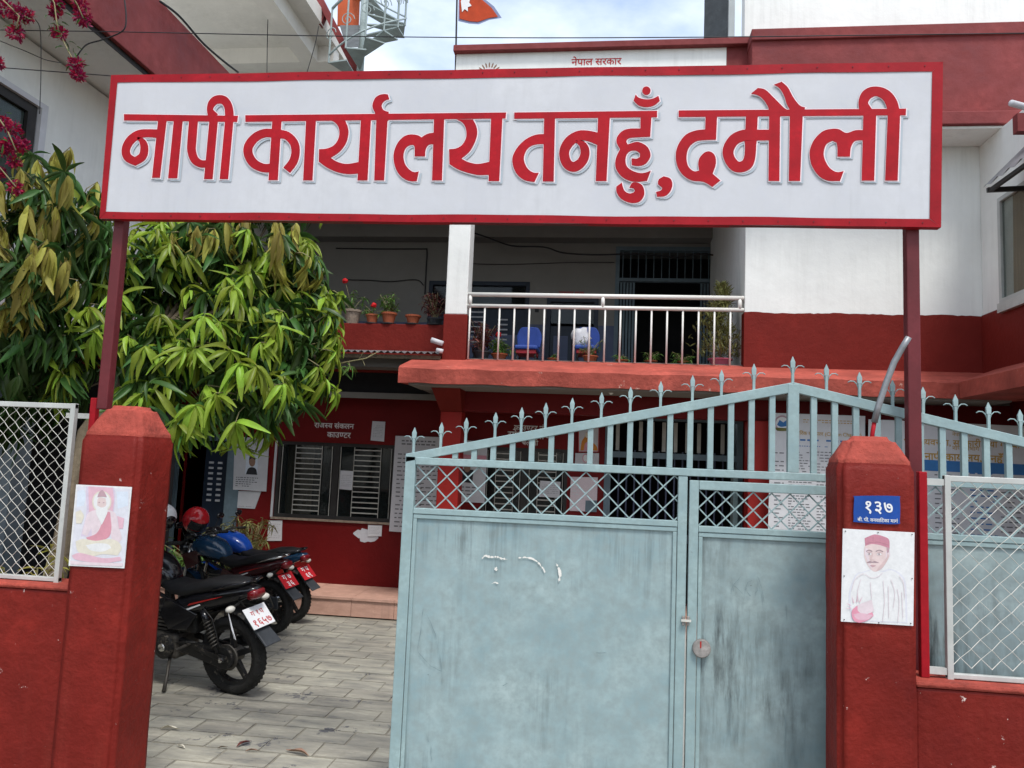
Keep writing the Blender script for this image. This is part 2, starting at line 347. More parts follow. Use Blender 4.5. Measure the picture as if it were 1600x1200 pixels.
def word_rows(mb, x0, x1, z0, z1, Y, rows, h=.4, fill=.9, jag=.5, rnd=random):
    dz = (z1-z0)/rows
    for r in range(rows):
        z = z1-(r+.5)*dz; x = x0; end = x0+(x1-x0)*(1-jag*rnd.random())
        while x < end:
            w = dz*rnd.uniform(.5, 1.5)
            if rnd.random() < fill: mb.poly([(x, Y, z-dz*h/2), (min(x+w, x1), Y, z-dz*h/2), (min(x+w, x1), Y, z+dz*h/2), (x, Y, z+dz*h/2)])
            x += w+dz*.4
    return mb
# ================================================================ THE SETTING
struct(MB().box(-300, 300, -200, 400, -.5, -.03).build('ground', M['ground']))
court = struct(MB().box(-9, 9, 4.0, 12, -.3, -.0065).build('courtyard', M['joint']))
YW, YF, YC, YB = 10.9, 9.9, 9.2, 13.4         # ground-floor wall, front plane, canopy edge, balcony back wall
ZP, ZFL, ZCE = .25, 3.45, 6.35
# pavers: rows along X, running bond
tw, td = .40, .262
def paver(i, j, x0, y0):
    rnd = random.Random(i*131+j*17)
    g = rnd.uniform(.003, .007); h = rnd.uniform(-.002, .004); t = [rnd.uniform(-.003, .003) for _ in range(4)]
    m = MB().hexa([(x0+g, y0+g, -.06), (x0+tw-g, y0+g, -.06), (x0+tw-g, y0+td-g, -.06), (x0+g, y0+td-g, -.06)],
                  [(x0+g+.004, y0+g+.004, h+t[0]), (x0+tw-g-.004, y0+g+.004, h+t[1]), (x0+tw-g-.004, y0+td-g-.004, h+t[2]), (x0+g+.004, y0+td-g-.004, h+t[3])])
    return m
field = MB()
for j in range(0, 22):
    y0 = 4.35+j*td
    if y0+td > 9.95: break
    for i in range(-18, 18):
        x0 = i*tw+(tw/2 if j % 2 else 0)+.03*math.sin(j*2.1)
        pm = paver(i, j, x0, y0); px, py = pix((x0+tw/2, y0+td/2, 0)); pxr, _ = pix((x0+tw, y0, 0)); pxl, _ = pix((x0, y0, 0))
        if pxr > 205 and pxl < 640 and 930 < py < 1240: pm.build('paver', M['paver'], court)
        else: field.add(pm.v, pm.f)
stuff(field.build('paver_field', M['paver'], court))
# ---------------------------------------------------------------- office building
off = thing('office_building', 'two storey red and white office building with balcony and canopy behind the gate', 'building', (0, YW, 0))
def wall_open(x0, x1, z0, z1, Y, th, holes):
    mb = MB(); xs = sorted({x0, x1, *[h[0] for h in holes], *[h[1] for h in holes]}); zs = sorted({z0, z1, *[h[2] for h in holes], *[h[3] for h in holes]})
    for a, b in zip(xs, xs[1:]):
        for c, d in zip(zs, zs[1:]):
            mx_, mz = (a+b)/2, (c+d)/2
            if any(h[0] < mx_ < h[1] and h[2] < mz < h[3] for h in holes): continue
            mb.poly([(a,Y,c),(b,Y,c),(b,Y,d),(a,Y,d)]); mb.poly([(a,Y+th,c),(a,Y+th,d),(b,Y+th,d),(b,Y+th,c)])
    for h in holes:
        a, b, c, d = h
        mb.poly([(a,Y,c),(a,Y,d),(a,Y+th,d),(a,Y+th,c)]); mb.poly([(b,Y,c),(b,Y+th,c),(b,Y+th,d),(b,Y,d)])
        mb.poly([(a,Y,c),(a,Y+th,c),(b,Y+th,c),(b,Y,c)]); mb.poly([(a,Y,d),(b,Y,d),(b,Y+th,d),(a,Y+th,d)])
    return mb
w1 = (XX(430,750,YW), XX(616,750,YW), ZZ(520,812,YW), ZZ(520,692,YW))
w2 = (XX(752,760,YW), XX(886,760,YW), ZZ(820,828,YW), ZZ(820,700,YW))
dl = (XX(276,780,YW), XX(352,780,YW), ZP, ZZ(315,688,YW))
en = (XX(944,740,YW), XX(1160,740,YW), ZP, ZZ(1050,648,YW))
wall_open(-7.6, 6.2, ZP, 3.0, YW, .2, [w1, w2, dl, en]).build('wall', M['deepred'], off, recalc=False)
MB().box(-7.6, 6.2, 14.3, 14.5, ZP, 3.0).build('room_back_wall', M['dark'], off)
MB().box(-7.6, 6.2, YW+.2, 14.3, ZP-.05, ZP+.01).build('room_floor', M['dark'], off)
for a in (-7.8, 6.2): MB().box(a, a+.2, YW, 14.3, 0, 3.3).build('side_wall', M['deepred'], off)
# plinth of pink stone: tread, riser slabs
MB().box(-7.6, 6.2, 10.0, YW+.25, 0, ZP-.03).build('plinth', M['joint'], off)
x = -7.6
k = 0
while x < 6.2:
    w = .62+.05*math.sin(k*3.3); e = min(x+w, 6.2)
    MB().box(x+.003, e-.003, 9.95, 10.0, .012, ZP-.032).build('riser_slab', M['plinth'], off)
    MB().box(x+.003, e-.003, 9.93, YW, ZP-.03, ZP+.001*(k % 3)).build('tread_slab', M['plinth'], off)
    x = e; k += 1
# veranda ceiling, beams, canopy
XL0 = XX(622, 590, YC); XR0 = XX(1535, 493, YF)
MB().box(XX(700,600,YF)-.4, 6.2, YF+.02, YW+.3, 3.02, 3.2).build('veranda_ceiling', M['shadeslab'], off)
MB().box(XX(700,600,YF), 6.2, YF+.02, YF+.25, 2.74, 3.015).build('beam', M['deepred'], off)
MB().box(-7.6, XX(700,600,YF)-.41, YW-.25, 14.3, 3.0, 3.3).build('left_ceiling_slab', M['dark'], off)  # slab coloured near-black as the shade under the tin awning
MB().box(XX(500,618,YW-.3), XX(682,620,YW-.3), YW-.3, YW-.251, ZZ(600,623,YW-.3), ZZ(600,614,YW-.3)).build('ledge', M['shadewall'], off)
# canopy: front fascia, sloping weathered top, pale soffit; lumpy edge
def canopy():
    mb = MB(); n = 60; x0, x1 = XL0, XR0+.1; prof = [(YC, 3.02), (YC-.01, 3.20), (YC+.05, 3.235), (YF+.1, 3.44), (YF+.1, 3.30), (YF+.1, 3.06)]
    rnd = random.Random(3)
    for i in range(n+1):
        t = i/n; xx = x0+(x1-x0)*t
        for j, (y, z) in enumerate(prof):
            jit = .006*math.sin(i*.9+j)+rnd.uniform(-.004, .004)
            mb.v.append((xx, y+(jit if j < 3 else 0), z+(jit if j < 3 else 0)))
    m_ = len(prof)
    for i in range(n):
        for j in range(m_): a = i*m_+j; b = i*m_+(j+1) % m_; mb.f.append((a, b, b+m_, a+m_))
    mb.f += [tuple(range(m_)), tuple(n*m_+j for j in range(m_))]
    return mb
canopy().build('canopy', M['canopy'], off)
MB().box(XL0+.12, XR0, YC+.06, YF+.02, 3.0, 3.028).build('canopy_soffit', M['shadewall'], off)
# red column below, white and red column above
xc0, xc1 = XX(687,700,YF), XX(720,700,YF)
MB().box(xc0, xc1, YF-.06, YF+.22, ZP, 2.72).build('column', M['brightred'], off, bevel=.01)
MB().hexa([(xc0,YF-.06,2.72),(xc1,YF-.06,2.72),(xc1,YF+.22,2.72),(xc0,YF+.22,2.72)], [(xc0-.06,YC+.3,2.998),(xc1+.03,YC+.3,2.998),(xc1+.03,YF+.22,2.998),(xc0-.06,YF+.22,2.998)]).build('column_bracket', M['wallred'], off)
uc0, uc1 = XX(697,450,YF), XX(731,450,YF)
zb = ZZ(712, 491, YF)
MB().box(uc0, uc1, YF, YF+.3, zb, ZCE).build('column', M['white'], off, bevel=.012)
MB().box(uc0-.012, uc1+.012, YF-.012, YF+.3, 3.40, zb).build('column_base', M['wallred'], off, bevel=.012)
MB().box(XX(1168,700,YF), XX(1203,700,YF), YF-.05, YF+.22, ZP, 2.735).build('column', M['brightred'], off, bevel=.01)
# balcony: floor, back wall with dado, ceiling, beam
bw = 6.2
holes = [(XX(668,500,YB), XX(826,500,YB), ZFL, ZZ(760,440,YB)), (XX(853,520,YB), XX(934,520,YB), ZFL, ZZ(890,466,YB)), (XX(961,450,YB), XX(1127,450,YB), ZFL, ZZ(1044,386,YB))]
MB().box(-7.0, 6.2, YF+.1, 14.6, 3.3, ZFL).build('balcony_floor', M['shadeslab'], off)
wall_open(-7.0, bw, ZFL, ZCE, YB, .2, holes).build('balcony_wall', M['shadewall'], off, recalc=False)
zd = ZZ(835, 507, YB); xs = [-7.0]+[q for h in holes for q in h[:2]]+[bw]
for a, b in zip(xs[::2], xs[1::2]): MB().box(a, b, YB-.006, YB-.001, ZFL, zd).build('dado', M['dado'], off)
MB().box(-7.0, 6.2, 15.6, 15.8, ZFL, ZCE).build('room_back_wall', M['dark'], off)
MB().box(-7.2, -7.0, YF+.5, 15.8, 3.3, ZCE).build('side_wall', M['white'], off)
MB().box(6.2, 6.4, 13.31, 15.8, 3.3, ZCE).build('side_wall', M['white'], off)
MB().box(XX(1165,430,YF)+.01, 6.4, 13.31, 15.8, ZCE, ZCE+.2).build('room_ceiling', M['shadeslab'], off)
MB().box(-7.2, XX(1165,430,YF), YF+.02, 15.8, ZCE, ZCE+.2).build('balcony_ceiling', M['shadeslab'], off)
MB().box(-7.0, XX(1165,430,YF), YB-.35, YB-.002, ZZ(900,380,YB), ZCE).build('ceiling_beam', M['shadewall'], off)
MB().box(XX(712,200,YF), XX(1165,430,YF), YF+.01, YF+.25, 6.0, ZCE).build('beam', M['white'], off)
# doors on the balcony
for k, h in enumerate(holes):
    a, b, c, d = h
    dr = MB().box(a, a+.07, YB-.02, YB+.12, c, d).box(b-.07, b, YB-.02, YB+.12, c, d).box(a+.07, b-.07, YB-.02, YB+.12, d-.07, d).build('door', M['greydoor'] if k == 2 else M['bluedoor'], off)
    if k < 2:
        mid = (a+b)/2; dz_ = (d-c-.1)
        for s_, e_ in ((a+.075, mid-.004), (mid+.004, b-.075)):
            MB().box(s_, e_, YB+.03, YB+.07, c+.02, d-.5).build('door_leaf', M['bluedoor'], dr)
            MB().box(s_+.06, e_-.06, YB+.018, YB+.029, c+.15, c+.9).build('door_panel', M['dado'], dr)
        MB().box(a+.075, b-.075, YB+.04, YB+.06, d-.45, d-.09).build('transom_pane', M['glass'], dr)
        if k == 0:
            for i in range(7): MB().box(a+.75, a+1.02, YB+.012, YB+.024, c+.75+i*.09, c+.775+i*.09).build('louvre', M['papergrey'], dr)
            for i in range(7): MB().box(a+1.28, a+1.46, YB+.012, YB+.024, c+.62+i*.09, c+.645+i*.09).build('louvre', M['papergrey'], dr)
    else:
        MB().box(a+.07, b-.07, YB, YB+.1, d-.62, d-.56).build('transom_bar', M['greydoor'], dr)
        for i in range(12): MB().box(a+.12+i*.135, a+.135+i*.135, YB+.04, YB+.055, d-.56, d-.07).build('grille_bar', M['greydoor'], dr)
        for i in range(5): MB().box(a+.09+i*.055, a+.125+i*.055, YB+.03, YB+.06, c, d-.63).build('folding_gate_bar', M['greydoor'], dr)
        for i in range(5): MB().box(b-.13-i*.055, b-.095-i*.055, YB+.03, YB+.06, c, d-.63).build('folding_gate_bar', M['greydoor'], dr)
text_at('प्रशासन शाखा', 873, 913, 460, YB-.004, M['redtext'], off, 'door_lettering', .01)
MB().box(XX(836,482,YB), XX(842,482,YB), YB-.02, YB-.001, ZZ(839,488,YB), ZZ(839,482,YB)).build('light_switch', M['dframe'], off)
# left balcony parapet
yp = 10.4
MB().box(-7.0, uc0-.014, yp, yp+.15, 3.452, ZZ(610,506,yp)).build('balcony_parapet', M['wallred'], off, bevel=.008)
MB().box(-7.0, uc0-.014, yp-.05, yp+.2, ZZ(610,545,yp)-.18, 3.29).build('slab_edge', M['wallred'], off)
# right block: white wall, red band
xb = XX(1164,430,YF); zband = ZZ(1350,491,YF)
MB().box(xb, 7.5, YF, YF+3.4, 3.452, ZCE+.1).build('wall', M['white'], off, bevel=.01)
rj = random.Random(9); nb_ = 60; xs_ = [xb-.006+(XR0-.0-xb)*i/nb_ for i in range(nb_+1)]
MB().prism([(x, YF-.012, zband+rj.gauss(0,.004)+.006*math.sin(x*5)) for x in xs_]+[(xs_[-1], YF-.012, 3.36), (xs_[0], YF-.012, 3.36)], (0,.2,0)).build('red_wall_band', M['wallred'], off)
MB().hexa([(XX(1150,210,9.3),9.3,6.30),(7.5,9.3,6.30),(7.5,YF,6.30),(XX(1150,210,9.3),YF,6.30)], [(XX(1150,210,9.3),9.3,6.46),(7.5,9.3,6.46),(7.5,YF,6.56),(XX(1150,210,9.3),YF,6.56)]).build('upper_ledge', M['maroon'], off, bevel=.01)
MB().box(XX(1150,210,9.3)+.02, 7.5, 9.36, YF-.01, 6.27, 6.298).build('ledge_soffit', M['white'], off)
xq = XX(1175,60,9.6)
zt = ZZ(1390,40,9.56)
MB().box(xq, 7.5, 9.6, YF+.2, 6.47, zt).build('parapet', M['maroon'], off, bevel=.01)
MB().box(xq-.01, 7.5, 9.56, YF+.21, zt-.14, zt+.01).build('parapet_trim', M['maroon'], off, bevel=.01)
MB().box(xq, 7.5, YF+.25, YF+.5, 6.5, 11).build('upper_wall', M['white'], off)
MB().box(XX(1139,20,11), xq, 11, 11.3, 6.5, 11).build('upper_wall', M['white'], off)
mb = MB(); xs0, xs1 = XX(1104,30,11.05), XX(1140,30,11.05)
n = 26
for i in range(n+1): mb.v += [(xs0+(xs1-xs0)*.92, 11.02+.016*(i % 2), 6.6+i*.2), (xs0, 11.35+.016*(i % 2), 6.6+i*.2)]
for i in range(n): mb.f.append((2*i, 2*i+1, 2*i+3, 2*i+2))
mb.build('corrugated_wall_sheet', M['tindark'], off, recalc=False)
# roof parapet with the government lettering
xp0, xp1 = XX(713,90,YF), XX(1135,88,YF)
zpt = ZZ(940, 77, YF)
MB().box(xp0, xp1, YF, YF+.2, ZCE+.2, zpt-.02).build('parapet', M['white'], off)
MB().box(xp1, xq+.05, YF+.004, YF+.2, ZCE+.2, zpt-.02).build('parapet', M['maroon'], off)
MB().box(xp0-.03, xq+.02, YF-.09, YF+.25, zpt-.02, zpt+.07).build('parapet_cap', M['maroon'], off, bevel=.008)
text_at('नेपाल सरकार', 893, 971, 102, YF-.003, M['redtext'], off, 'parapet_lettering', .015)
text_at('भूमि व्यवस्था मन्त्रालय', 850, 1040, 126, YF-.003, M['redtext'], off, 'parapet_lettering', .015)
ec = P(764, 117, YF)
em = MB()
for k in range(9):
    a = rad(20+k*17.5); em.poly([(ec.x+math.cos(a+d)*r, YF-.003, ec.z+math.sin(a+d)*r) for r, d in ((.11, -.09), (.16, -.06), (.185, 0), (.16, .06), (.11, .09))])
stuff(em.build('emblem_petals', M['pp_brown'], off, recalc=False))
MB().lathe([(.10, 0), (.10, .003)], (ec.x, YF-.005, ec.z), 20, 'y').build('emblem_disc', M['pp_pale'], off)
# ground-floor windows
def grille_window(h, Y, name='window'):
    a, b, c, d = h; fr = MB()
    fr.box(a, a+.05, Y+.02, Y+.10, c, d).box(b-.05, b, Y+.02, Y+.10, c, d).box(a+.05, b-.05, Y+.02, Y+.10, d-.05, d).box(a+.05, b-.05, Y+.02, Y+.10, c, c+.05)
    m_ = (a+b)/2; fr.box(m_-.045, m_+.045, Y+.03, Y+.10, c+.05, d-.05)
    w = fr.build(name, M['dframe'], off)
    for s_, e_ in ((a+.05, m_-.045), (m_+.045, b-.05)):
        MB().box(s_, e_, Y+.06, Y+.066, c+.05, d-.05).build('pane', M['glass'], w)
        q = (e_-s_)
        for i in range(13): z = c+.11+i*(d-c-.2)/12; MB().box(s_+q*.28, s_+q*.78, Y+.035, Y+.05, z-.008, z+.008).build('grille_bar', M['grille'], w)
        for xx in (s_+.02, s_+q*.28, s_+q*.78, e_-.02): MB().box(xx-.004, xx+.004, Y+.03, Y+.042, c+.05, d-.05).build('grille_upright', M['grille'], w)
    MB().box(a-.02, b+.02, Y-.03, Y+.02, c-.03, c).build('sill', M['oldpot'], w)
    return w
ww = grille_window(w1, YW); grille_window(w2, YW)
MB().box(w1[0]-.035, w1[0]-.001, YW-.015, YW+.02, w1[2], w1[3]).build('side_trim', M['papergrey'], ww)
cu = MB(); n = 40
for i in range(n+1):
    xx = w1[0]+.06+(.42)*i/n; yy = YW+.28+.03*math.sin(i*.9)
    cu.v += [(xx, yy, w1[2]), (xx, yy, w1[3])]
for i in range(n): cu.f.append((2*i, 2*i+2, 2*i+3, 2*i+1))
cu.build('curtain', M['curtain'], ww, smooth=True, recalc=False)
# left door and entrance
a, b, c, d = dl
dr = MB().box(a-.12, a, YW-.03, YW+.12, c, d+.1).box(b, b+.2, YW-.03, YW+.12, c, d+.1).box(a, b, YW-.03, YW+.12, d, d+.1).build('door', M['greydoor'], off)
MB().box(a+.35, b-.02, YW+.1, YW+.14, c, d-.02).build('door_leaf', M['bluedoor'], dr)
for i in range(16): MB().box(a+.42+(i % 2)*.14, a+.49+(i % 2)*.14, YW+.085, YW+.099, d-.9+(i//2)*.08, d-.87+(i//2)*.08).build('louvre', M['papergrey'], dr)
a, b, c, d = en
dr = MB().box(a, a+.09, YW-.02, YW+.14, c, d).box(b-.08, b, YW-.02, YW+.14, c, d).box(a+.09, b-.08, YW-.02, YW+.14, d-.09, d).box(a+.09, b-.08, YW, YW+.12, d-.62, d-.54).build('entrance_door', M['greydoor'], off)
for i in range(14): MB().box(a+.2+i*.115, a+.222+i*.115, YW+.6, YW+.62, c+.9, d-.5).build('inner_grille_bar', M['dado'], dr)
MB().box(a+.1, b-.5, YW+.58, YW+.64, c+.78, c+.9).build('inner_counter', M['greydoor'], dr)
for i in range(10): MB().box(a+.15+i*.16, a+.20+i*.16, YW+.03, YW+.05, d-.52, d-.11).build('transom_bar', M['grille'], dr)
MB().box(b-.16, b-.10, YW-.25, YW-.03, c, d-.75).build('open_leaf_edge', M['gatebar'], dr)
for i in range(9): MB().box(a+.45, a+.95, YW+.3, YW+.315, c+.1+i*.09, c+.12+i*.09).build('louvre', M['papergrey'], dr)
# wall lettering
text_at('राजस्व संकलन'.replace('स्', 'स~'), 491, 553, 668, YW-.004, M['whitetext'], off, 'counter_lettering', .012)
text_at('काउण~टर', 511, 548, 683, YW-.004, M['whitetext'], off, 'counter_lettering', .012)
text_at('काउण~टर नं', 803, 850, 672, YW-.004, M['whitetext'], off, 'counter_lettering', .012)
text_at('सोधपुछ तथा', 793, 865, 684, YW-.004, M['whitetext'], off, 'counter_lettering', .012)
text_at('चलानी', 815, 841, 695, YW-.004, M['whitetext'], off, 'counter_lettering', .012)
# torn paper remains under the window
tp = MB(); c = P(573, 835, YW-.003); rnd = random.Random(5)
tp.poly([(c.x+.20*math.cos(t)*rnd.uniform(.7,1.1), YW-.003, c.z+.10*math.sin(t)*rnd.uniform(.6,1.2)) for t in [i*2*math.pi/22 for i in range(22)]])
tp.build('torn_paper_patch', M['papergrey'], off, recalc=False)
# right wing: wall turned towards the street, window, red band, canopy return
wz = 6.27
MB().box(XR0, 7.5, 5.6, YF-.001, 3.3, wz).build('wing_wall', M['white'], off, bevel=.01)
MB().box(XR0-.02, XR0-.001, 5.6, YF-.021, 3.3, zband).build('wing_red_band', M['wallred'], off)
MB().box(XR0+.3, 7.5, 5.6, YW, ZP, 3.29).build('wing_lower_wall', M['deepred'], off)
MB().hexa([(XR0-.6,5.6,3.02),(XR0,5.6,3.02),(XR0,YC+.4,3.02),(XR0-.6,YC-.05,3.02)], [(XR0-.6,5.6,3.2),(XR0-.002,5.6,3.42),(XR0-.002,YC+.4,3.42),(XR0-.6,YC-.05,3.2)]).build('wing_canopy', M['canopy'], off)
pa, pb = PX(1564, 318, XR0), PX(1564, 470, XR0)
y1 = pa.y; zt_, zb_ = pa.z, pb.z
fr = MB()
for y in (y1-.04, y1-.85, y1-1.7): fr.box(XR0-.05, XR0-.001, y-.03, y+.03, zb_, zt_)
fr.box(XR0-.05, XR0-.001, y1-1.73, y1-.01, zt_, zt_+.05).box(XR0-.05, XR0-.001, y1-1.73, y1-.01, zb_-.05, zb_)
wn = fr.build('wing_window', M['wframe'], off)
for y in (y1-.07, y1-.88): MB().box(XR0-.022, XR0-.016, y-.75, y, zb_, zt_).build('pane', M['clearglass'], wn)
cu = MB()
for i in range(41): cu.v += [(XR0-.008+.003*math.sin(i*1.1), y1-.25-.5*i/40, zb_), (XR0-.008+.003*math.sin(i*1.1), y1-.28-.42*i/40, zt_)]
for i in range(40): cu.f.append((2*i, 2*i+2, 2*i+3, 2*i+1))
cu.build('curtain', M['curtain'], wn, recalc=False)
MB().box(XR0-.07, XR0-.002, y1-1.75, y1, zb_-.16, zb_-.052).build('sill', M['alu'], wn)
aw = PX(1536, 294, XR0-.45)
mb = MB(); n = 44
for i in range(n+1):
    y = aw.y-i*.06; dz_ = .018*math.sin(i*math.pi/2)
    mb.v += [(XR0-.45, y, aw.z+dz_), (XR0, y, aw.z+.48+dz_)]
for i in range(n): mb.f.append((2*i, 2*i+2, 2*i+3, 2*i+1))
ao = mb.build('corrugated_awning', M['tin'], off, recalc=False)
MB().bar((XR0-.43, aw.y-.05, aw.z-.04), (XR0-.01, aw.y-.05, aw.z-.02), .04, .05).bar((XR0-.40, aw.y-.05, aw.z-.045), (XR0-.40, aw.y-2.5, aw.z-.045), .04, .04).build('awning_rail', M['dframe'], ao)
pp = P(1580, 161, 8.6)
MB().tube([pp, pp+Vector((.9, .5, .02))], .035, 12).build('drain_pipe', M['papergrey'], off, smooth=True)
pp = P(1582, 185, 8.4); MB().box(pp.x+.05, 7.5, 8.4, 8.5, pp.z-.14, pp.z+.06).build('upper_ledge_return', M['maroon'], off)
# corrugated tin awning under the left balcony
mb = MB(); xa, xe = -6.6, uc0+.0; n = int((xe-xa)/.0225)
for i in range(n+1):
    xx = xa+i*.0225; dz_ = .016*math.sin(i*math.pi/2)
    mb.v += [(xx, 9.75, 3.475+dz_), (xx, 10.33, 3.56+dz_)]
for i in range(n): mb.f.append((2*i, 2*i+2, 2*i+3, 2*i+1))
ta = mb.build('tin_awning', M['tin'], off, recalc=False)
MB().box(xa, xe-.02, 9.82, 9.87, 3.40, 3.45).build('awning_purlin', M['bark'], ta)
MB().tube([P(674,531,9.85), P(692,537,9.85)], .035, 10).tube([P(682,547,9.8), P(692,549,9.8)], .03, 10).build('pipe_end', M['papergrey'], off, smooth=True)
# ---------------------------------------------------------------- neighbouring buildings
XN, XFs = -6.2, -5.25
nb = thing('neighbour_building', 'tall white house with maroon roof edge at the far left', 'building', (XN, 8, 0))
zl, zu = PX(144,31,XFs).z, PX(250,0,XFs).z
a = PX(44, 178, XN); b = PX(44, 222, XN)
MB().box(XN-6, XN, 2.5, 13.8, 3.3, zl+.0).build('wall', M['white'], nb)
MB().box(XN-6, XN-3.2, 2.5, 13.8, 0, 3.1).build('lower_wall', M['greywall'], nb)
MB().box(XN-6, XN+.35, 2.5, 10.2, 3.1, 3.299).build('lower_ledge', M['wallred'], nb)
MB().box(XN-3.2, XN+.2, 10.0, 10.2, 0, 3.1).build('porch_end_wall', M['dark'], nb)  # near-black colour puts the porch shade into the wall
MB().box(XN-.05, XN+.2, 7.2, 7.45, 0, 3.1).build('porch_column', M['greywall'], nb)
MB().box(XN-6, XFs-.06, 2.5, 11.6, zl+.03, zl+.2).build('roof_slab', M['white'], nb)
MB().box(XFs-.06, XFs, 2.5, 11.6, zl, zu).build('fascia', M['maroon'], nb, bevel=.01)
MB().box(XFs-.075, XFs-.0601, 2.5, 11.6, zl-.05, zl+.02).build('drip_edge', M['dframe'], nb)
zt_, zb_ = a.z, b.z-.5
fr = MB()
for y in (a.y, a.y-1.0): fr.box(XN+.001, XN+.05, y-.06, y+.06, zb_, zt_)
fr.box(XN+.001, XN+.05, a.y-1.06, a.y+.06, zt_, zt_+.1).box(XN+.001, XN+.05, a.y-1.06, a.y+.06, zb_-.1, zb_)
wn = fr.build('window', M['dframe'], nb)
MB().box(XN+.001, XN+.012, a.y-.94, a.y-.06, zb_, zt_).build('pane', M['glass'], wn)
MB().box(XN+.001, XN+.09, a.y-1.2, a.y+.17, zt_+.10, zt_+.16).box(XN+.001, XN+.09, a.y+.08, a.y+.17, zb_, zt_+.10).build('surround', M['papergrey'], wn)
# cream upper floor behind, with slab soffit and beams
ub = thing('upper_storey_house', 'cream concrete upper storey with deep eaves behind the sign', 'building', (-6, 13, 6))
xr = XX(548,60,12.6)
MB().box(-12, xr-.3, 13.2, 13.4, 6.6, 8.999).build('wall', M['cream'], ub)
MB().box(-12, xr, 9.6, 14.7, 9.0, 9.25).build('eaves_slab', M['cream'], ub)
MB().box(-12, xr-.02, 11.9, 12.15, 8.72, 8.999).build('beam', M['cream'], ub)
MB().box(-5.35, -5.05, 9.6, 11.899, 8.72, 8.998).build('beam', M['cream'], ub)
MB().box(-5.75, -5.45, 12.9, 13.199, 6.6, 8.998).build('column', M['cream'], ub)
MB().box(-12, xr+.02, 9.55, 9.599, 8.9, 9.3).build('eaves_fascia', M['maroon'], ub)
# ---------------------------------------------------------------- spiral stair on the roof
sc_ = P(566, 60, 11.0); st = thing('spiral_stair', 'grey steel spiral stair with curled railing rising above the roof', 'staircase', (sc_.x, 11.0, 6.5))
MB().tube([(sc_.x, 11, 6.5), (sc_.x, 11, 11)], .055, 12).build('centre_post', M['stair'], st, smooth=True)
def hel(r, t, z0, pitch_=.27, n=1): return Vector((sc_.x+r*math.cos(t), 11+r*math.sin(t), z0+pitch_*t))
z0 = ZZ(566, 105, 11)-.25
for k in range(10):
    t0 = -2.0+k*.42; t1 = t0+.46; z = z0+k*.19
    pts = [(sc_.x+.06*math.cos(t0), 11+.06*math.sin(t0), z), (sc_.x+.66*math.cos(t0), 11+.66*math.sin(t0), z), (sc_.x+.66*math.cos(t1), 11+.66*math.sin(t1), z), (sc_.x+.06*math.cos(t1), 11+.06*math.sin(t1), z)]
    MB().prism(pts, (0,0,.02)).build('tread', M['stair'], st)
    q = Vector((sc_.x+.66*math.cos(t0), 11+.66*math.sin(t0), z))
    MB().tube([q, q+Vector((0,0,.85))], .014, 6).build('baluster', M['stair'], st)
    cq = q+Vector((0,0,.45)); e = Vector((-math.sin(t0), math.cos(t0), 0))
    MB().tube([cq+e*(.02+.09*(1-i/18))*math.cos(i*.55)+Vector((0,0,1))*(.02+.09*(1-i/18))*math.sin(i*.55) for i in range(19)], .007, 5).build('scroll', M['stair'], st)
for dz_, nm in ((.85, 'handrail'), (.12, 'lower_rail')):
    MB().tube([(sc_.x+.66*math.cos(-2+i*.12), 11+.66*math.sin(-2+i*.12), z0+dz_+i*.12*.19/.42) for i in range(40)], .02 if dz_ > .5 else .014, 8).build(nm, M['stair'], st, smooth=True)
ta_ = thing('roof_lean_to', 'maroon sloping beam with orange sheet beside the spiral stair', 'beam', P(540, 60, 11.3))
MB().bar(P(493,-15,11.3), P(556,108,11.3), .1, .17, (0,1,0)).build('sloping_beam', M['maroon'], ta_)
MB().prism([P(488,-5,11.25), P(503,-5,11.25), P(508,22,11.25), P(500,40,11.25), P(489,25,11.25)], (0,.1,0)).build('gusset', M['maroon'], ta_)
MB().prism([P(528,-12,11.5), P(562,-12,11.5), P(560,40,11.5), P(527,40,11.5)], (0,.03,0)).build('orange_sheet', M['orange'], ta_)
MB().prism([P(531,41,11.1), P(562,41,11.1), P(560,74,10.6), P(541,74,10.6)], (0,.02,.03)).build('grate_landing', M['grate'], ta_)
# flag
fp = P(715, 60, 10.05)
fl = thing('roof_flag', 'orange red pennant flag with white emblem on a thin pole', 'flag', (fp.x, 10.05, 7.3))
MB().tube([(fp.x, 10.05, 7.3), (P(713,-60,10.05).x+.02, 10.05, ZZ(713,-60,10.05))], .013, 8).build('pole', M['cable'], fl)
def cloth(outline, off_, m_, nm):
    mb = MB(); pts = [P(x, y, 10.03+off_) for x, y in outline]; mb.poly(pts); return mb.build(nm, m_, fl, recalc=False)
cloth([(717,-30),(735,-25),(757,-2),(772,10),(784,28),(765,31),(748,38),(733,37),(716,33)], 0, M['flagtrim'], 'trim')
cloth([(718,-28),(734,-20),(754,0),(768,12),(778,26),(764,28),(747,34),(733,33),(718,29)], -.008, M['flag'], 'cloth')
cloth([(724,-8),(729,-2),(735,-3),(733,4),(737,9),(731,11),(731,18),(726,14),(722,19),(721,10),(720,2)], -.016, M['whitep'], 'emblem')
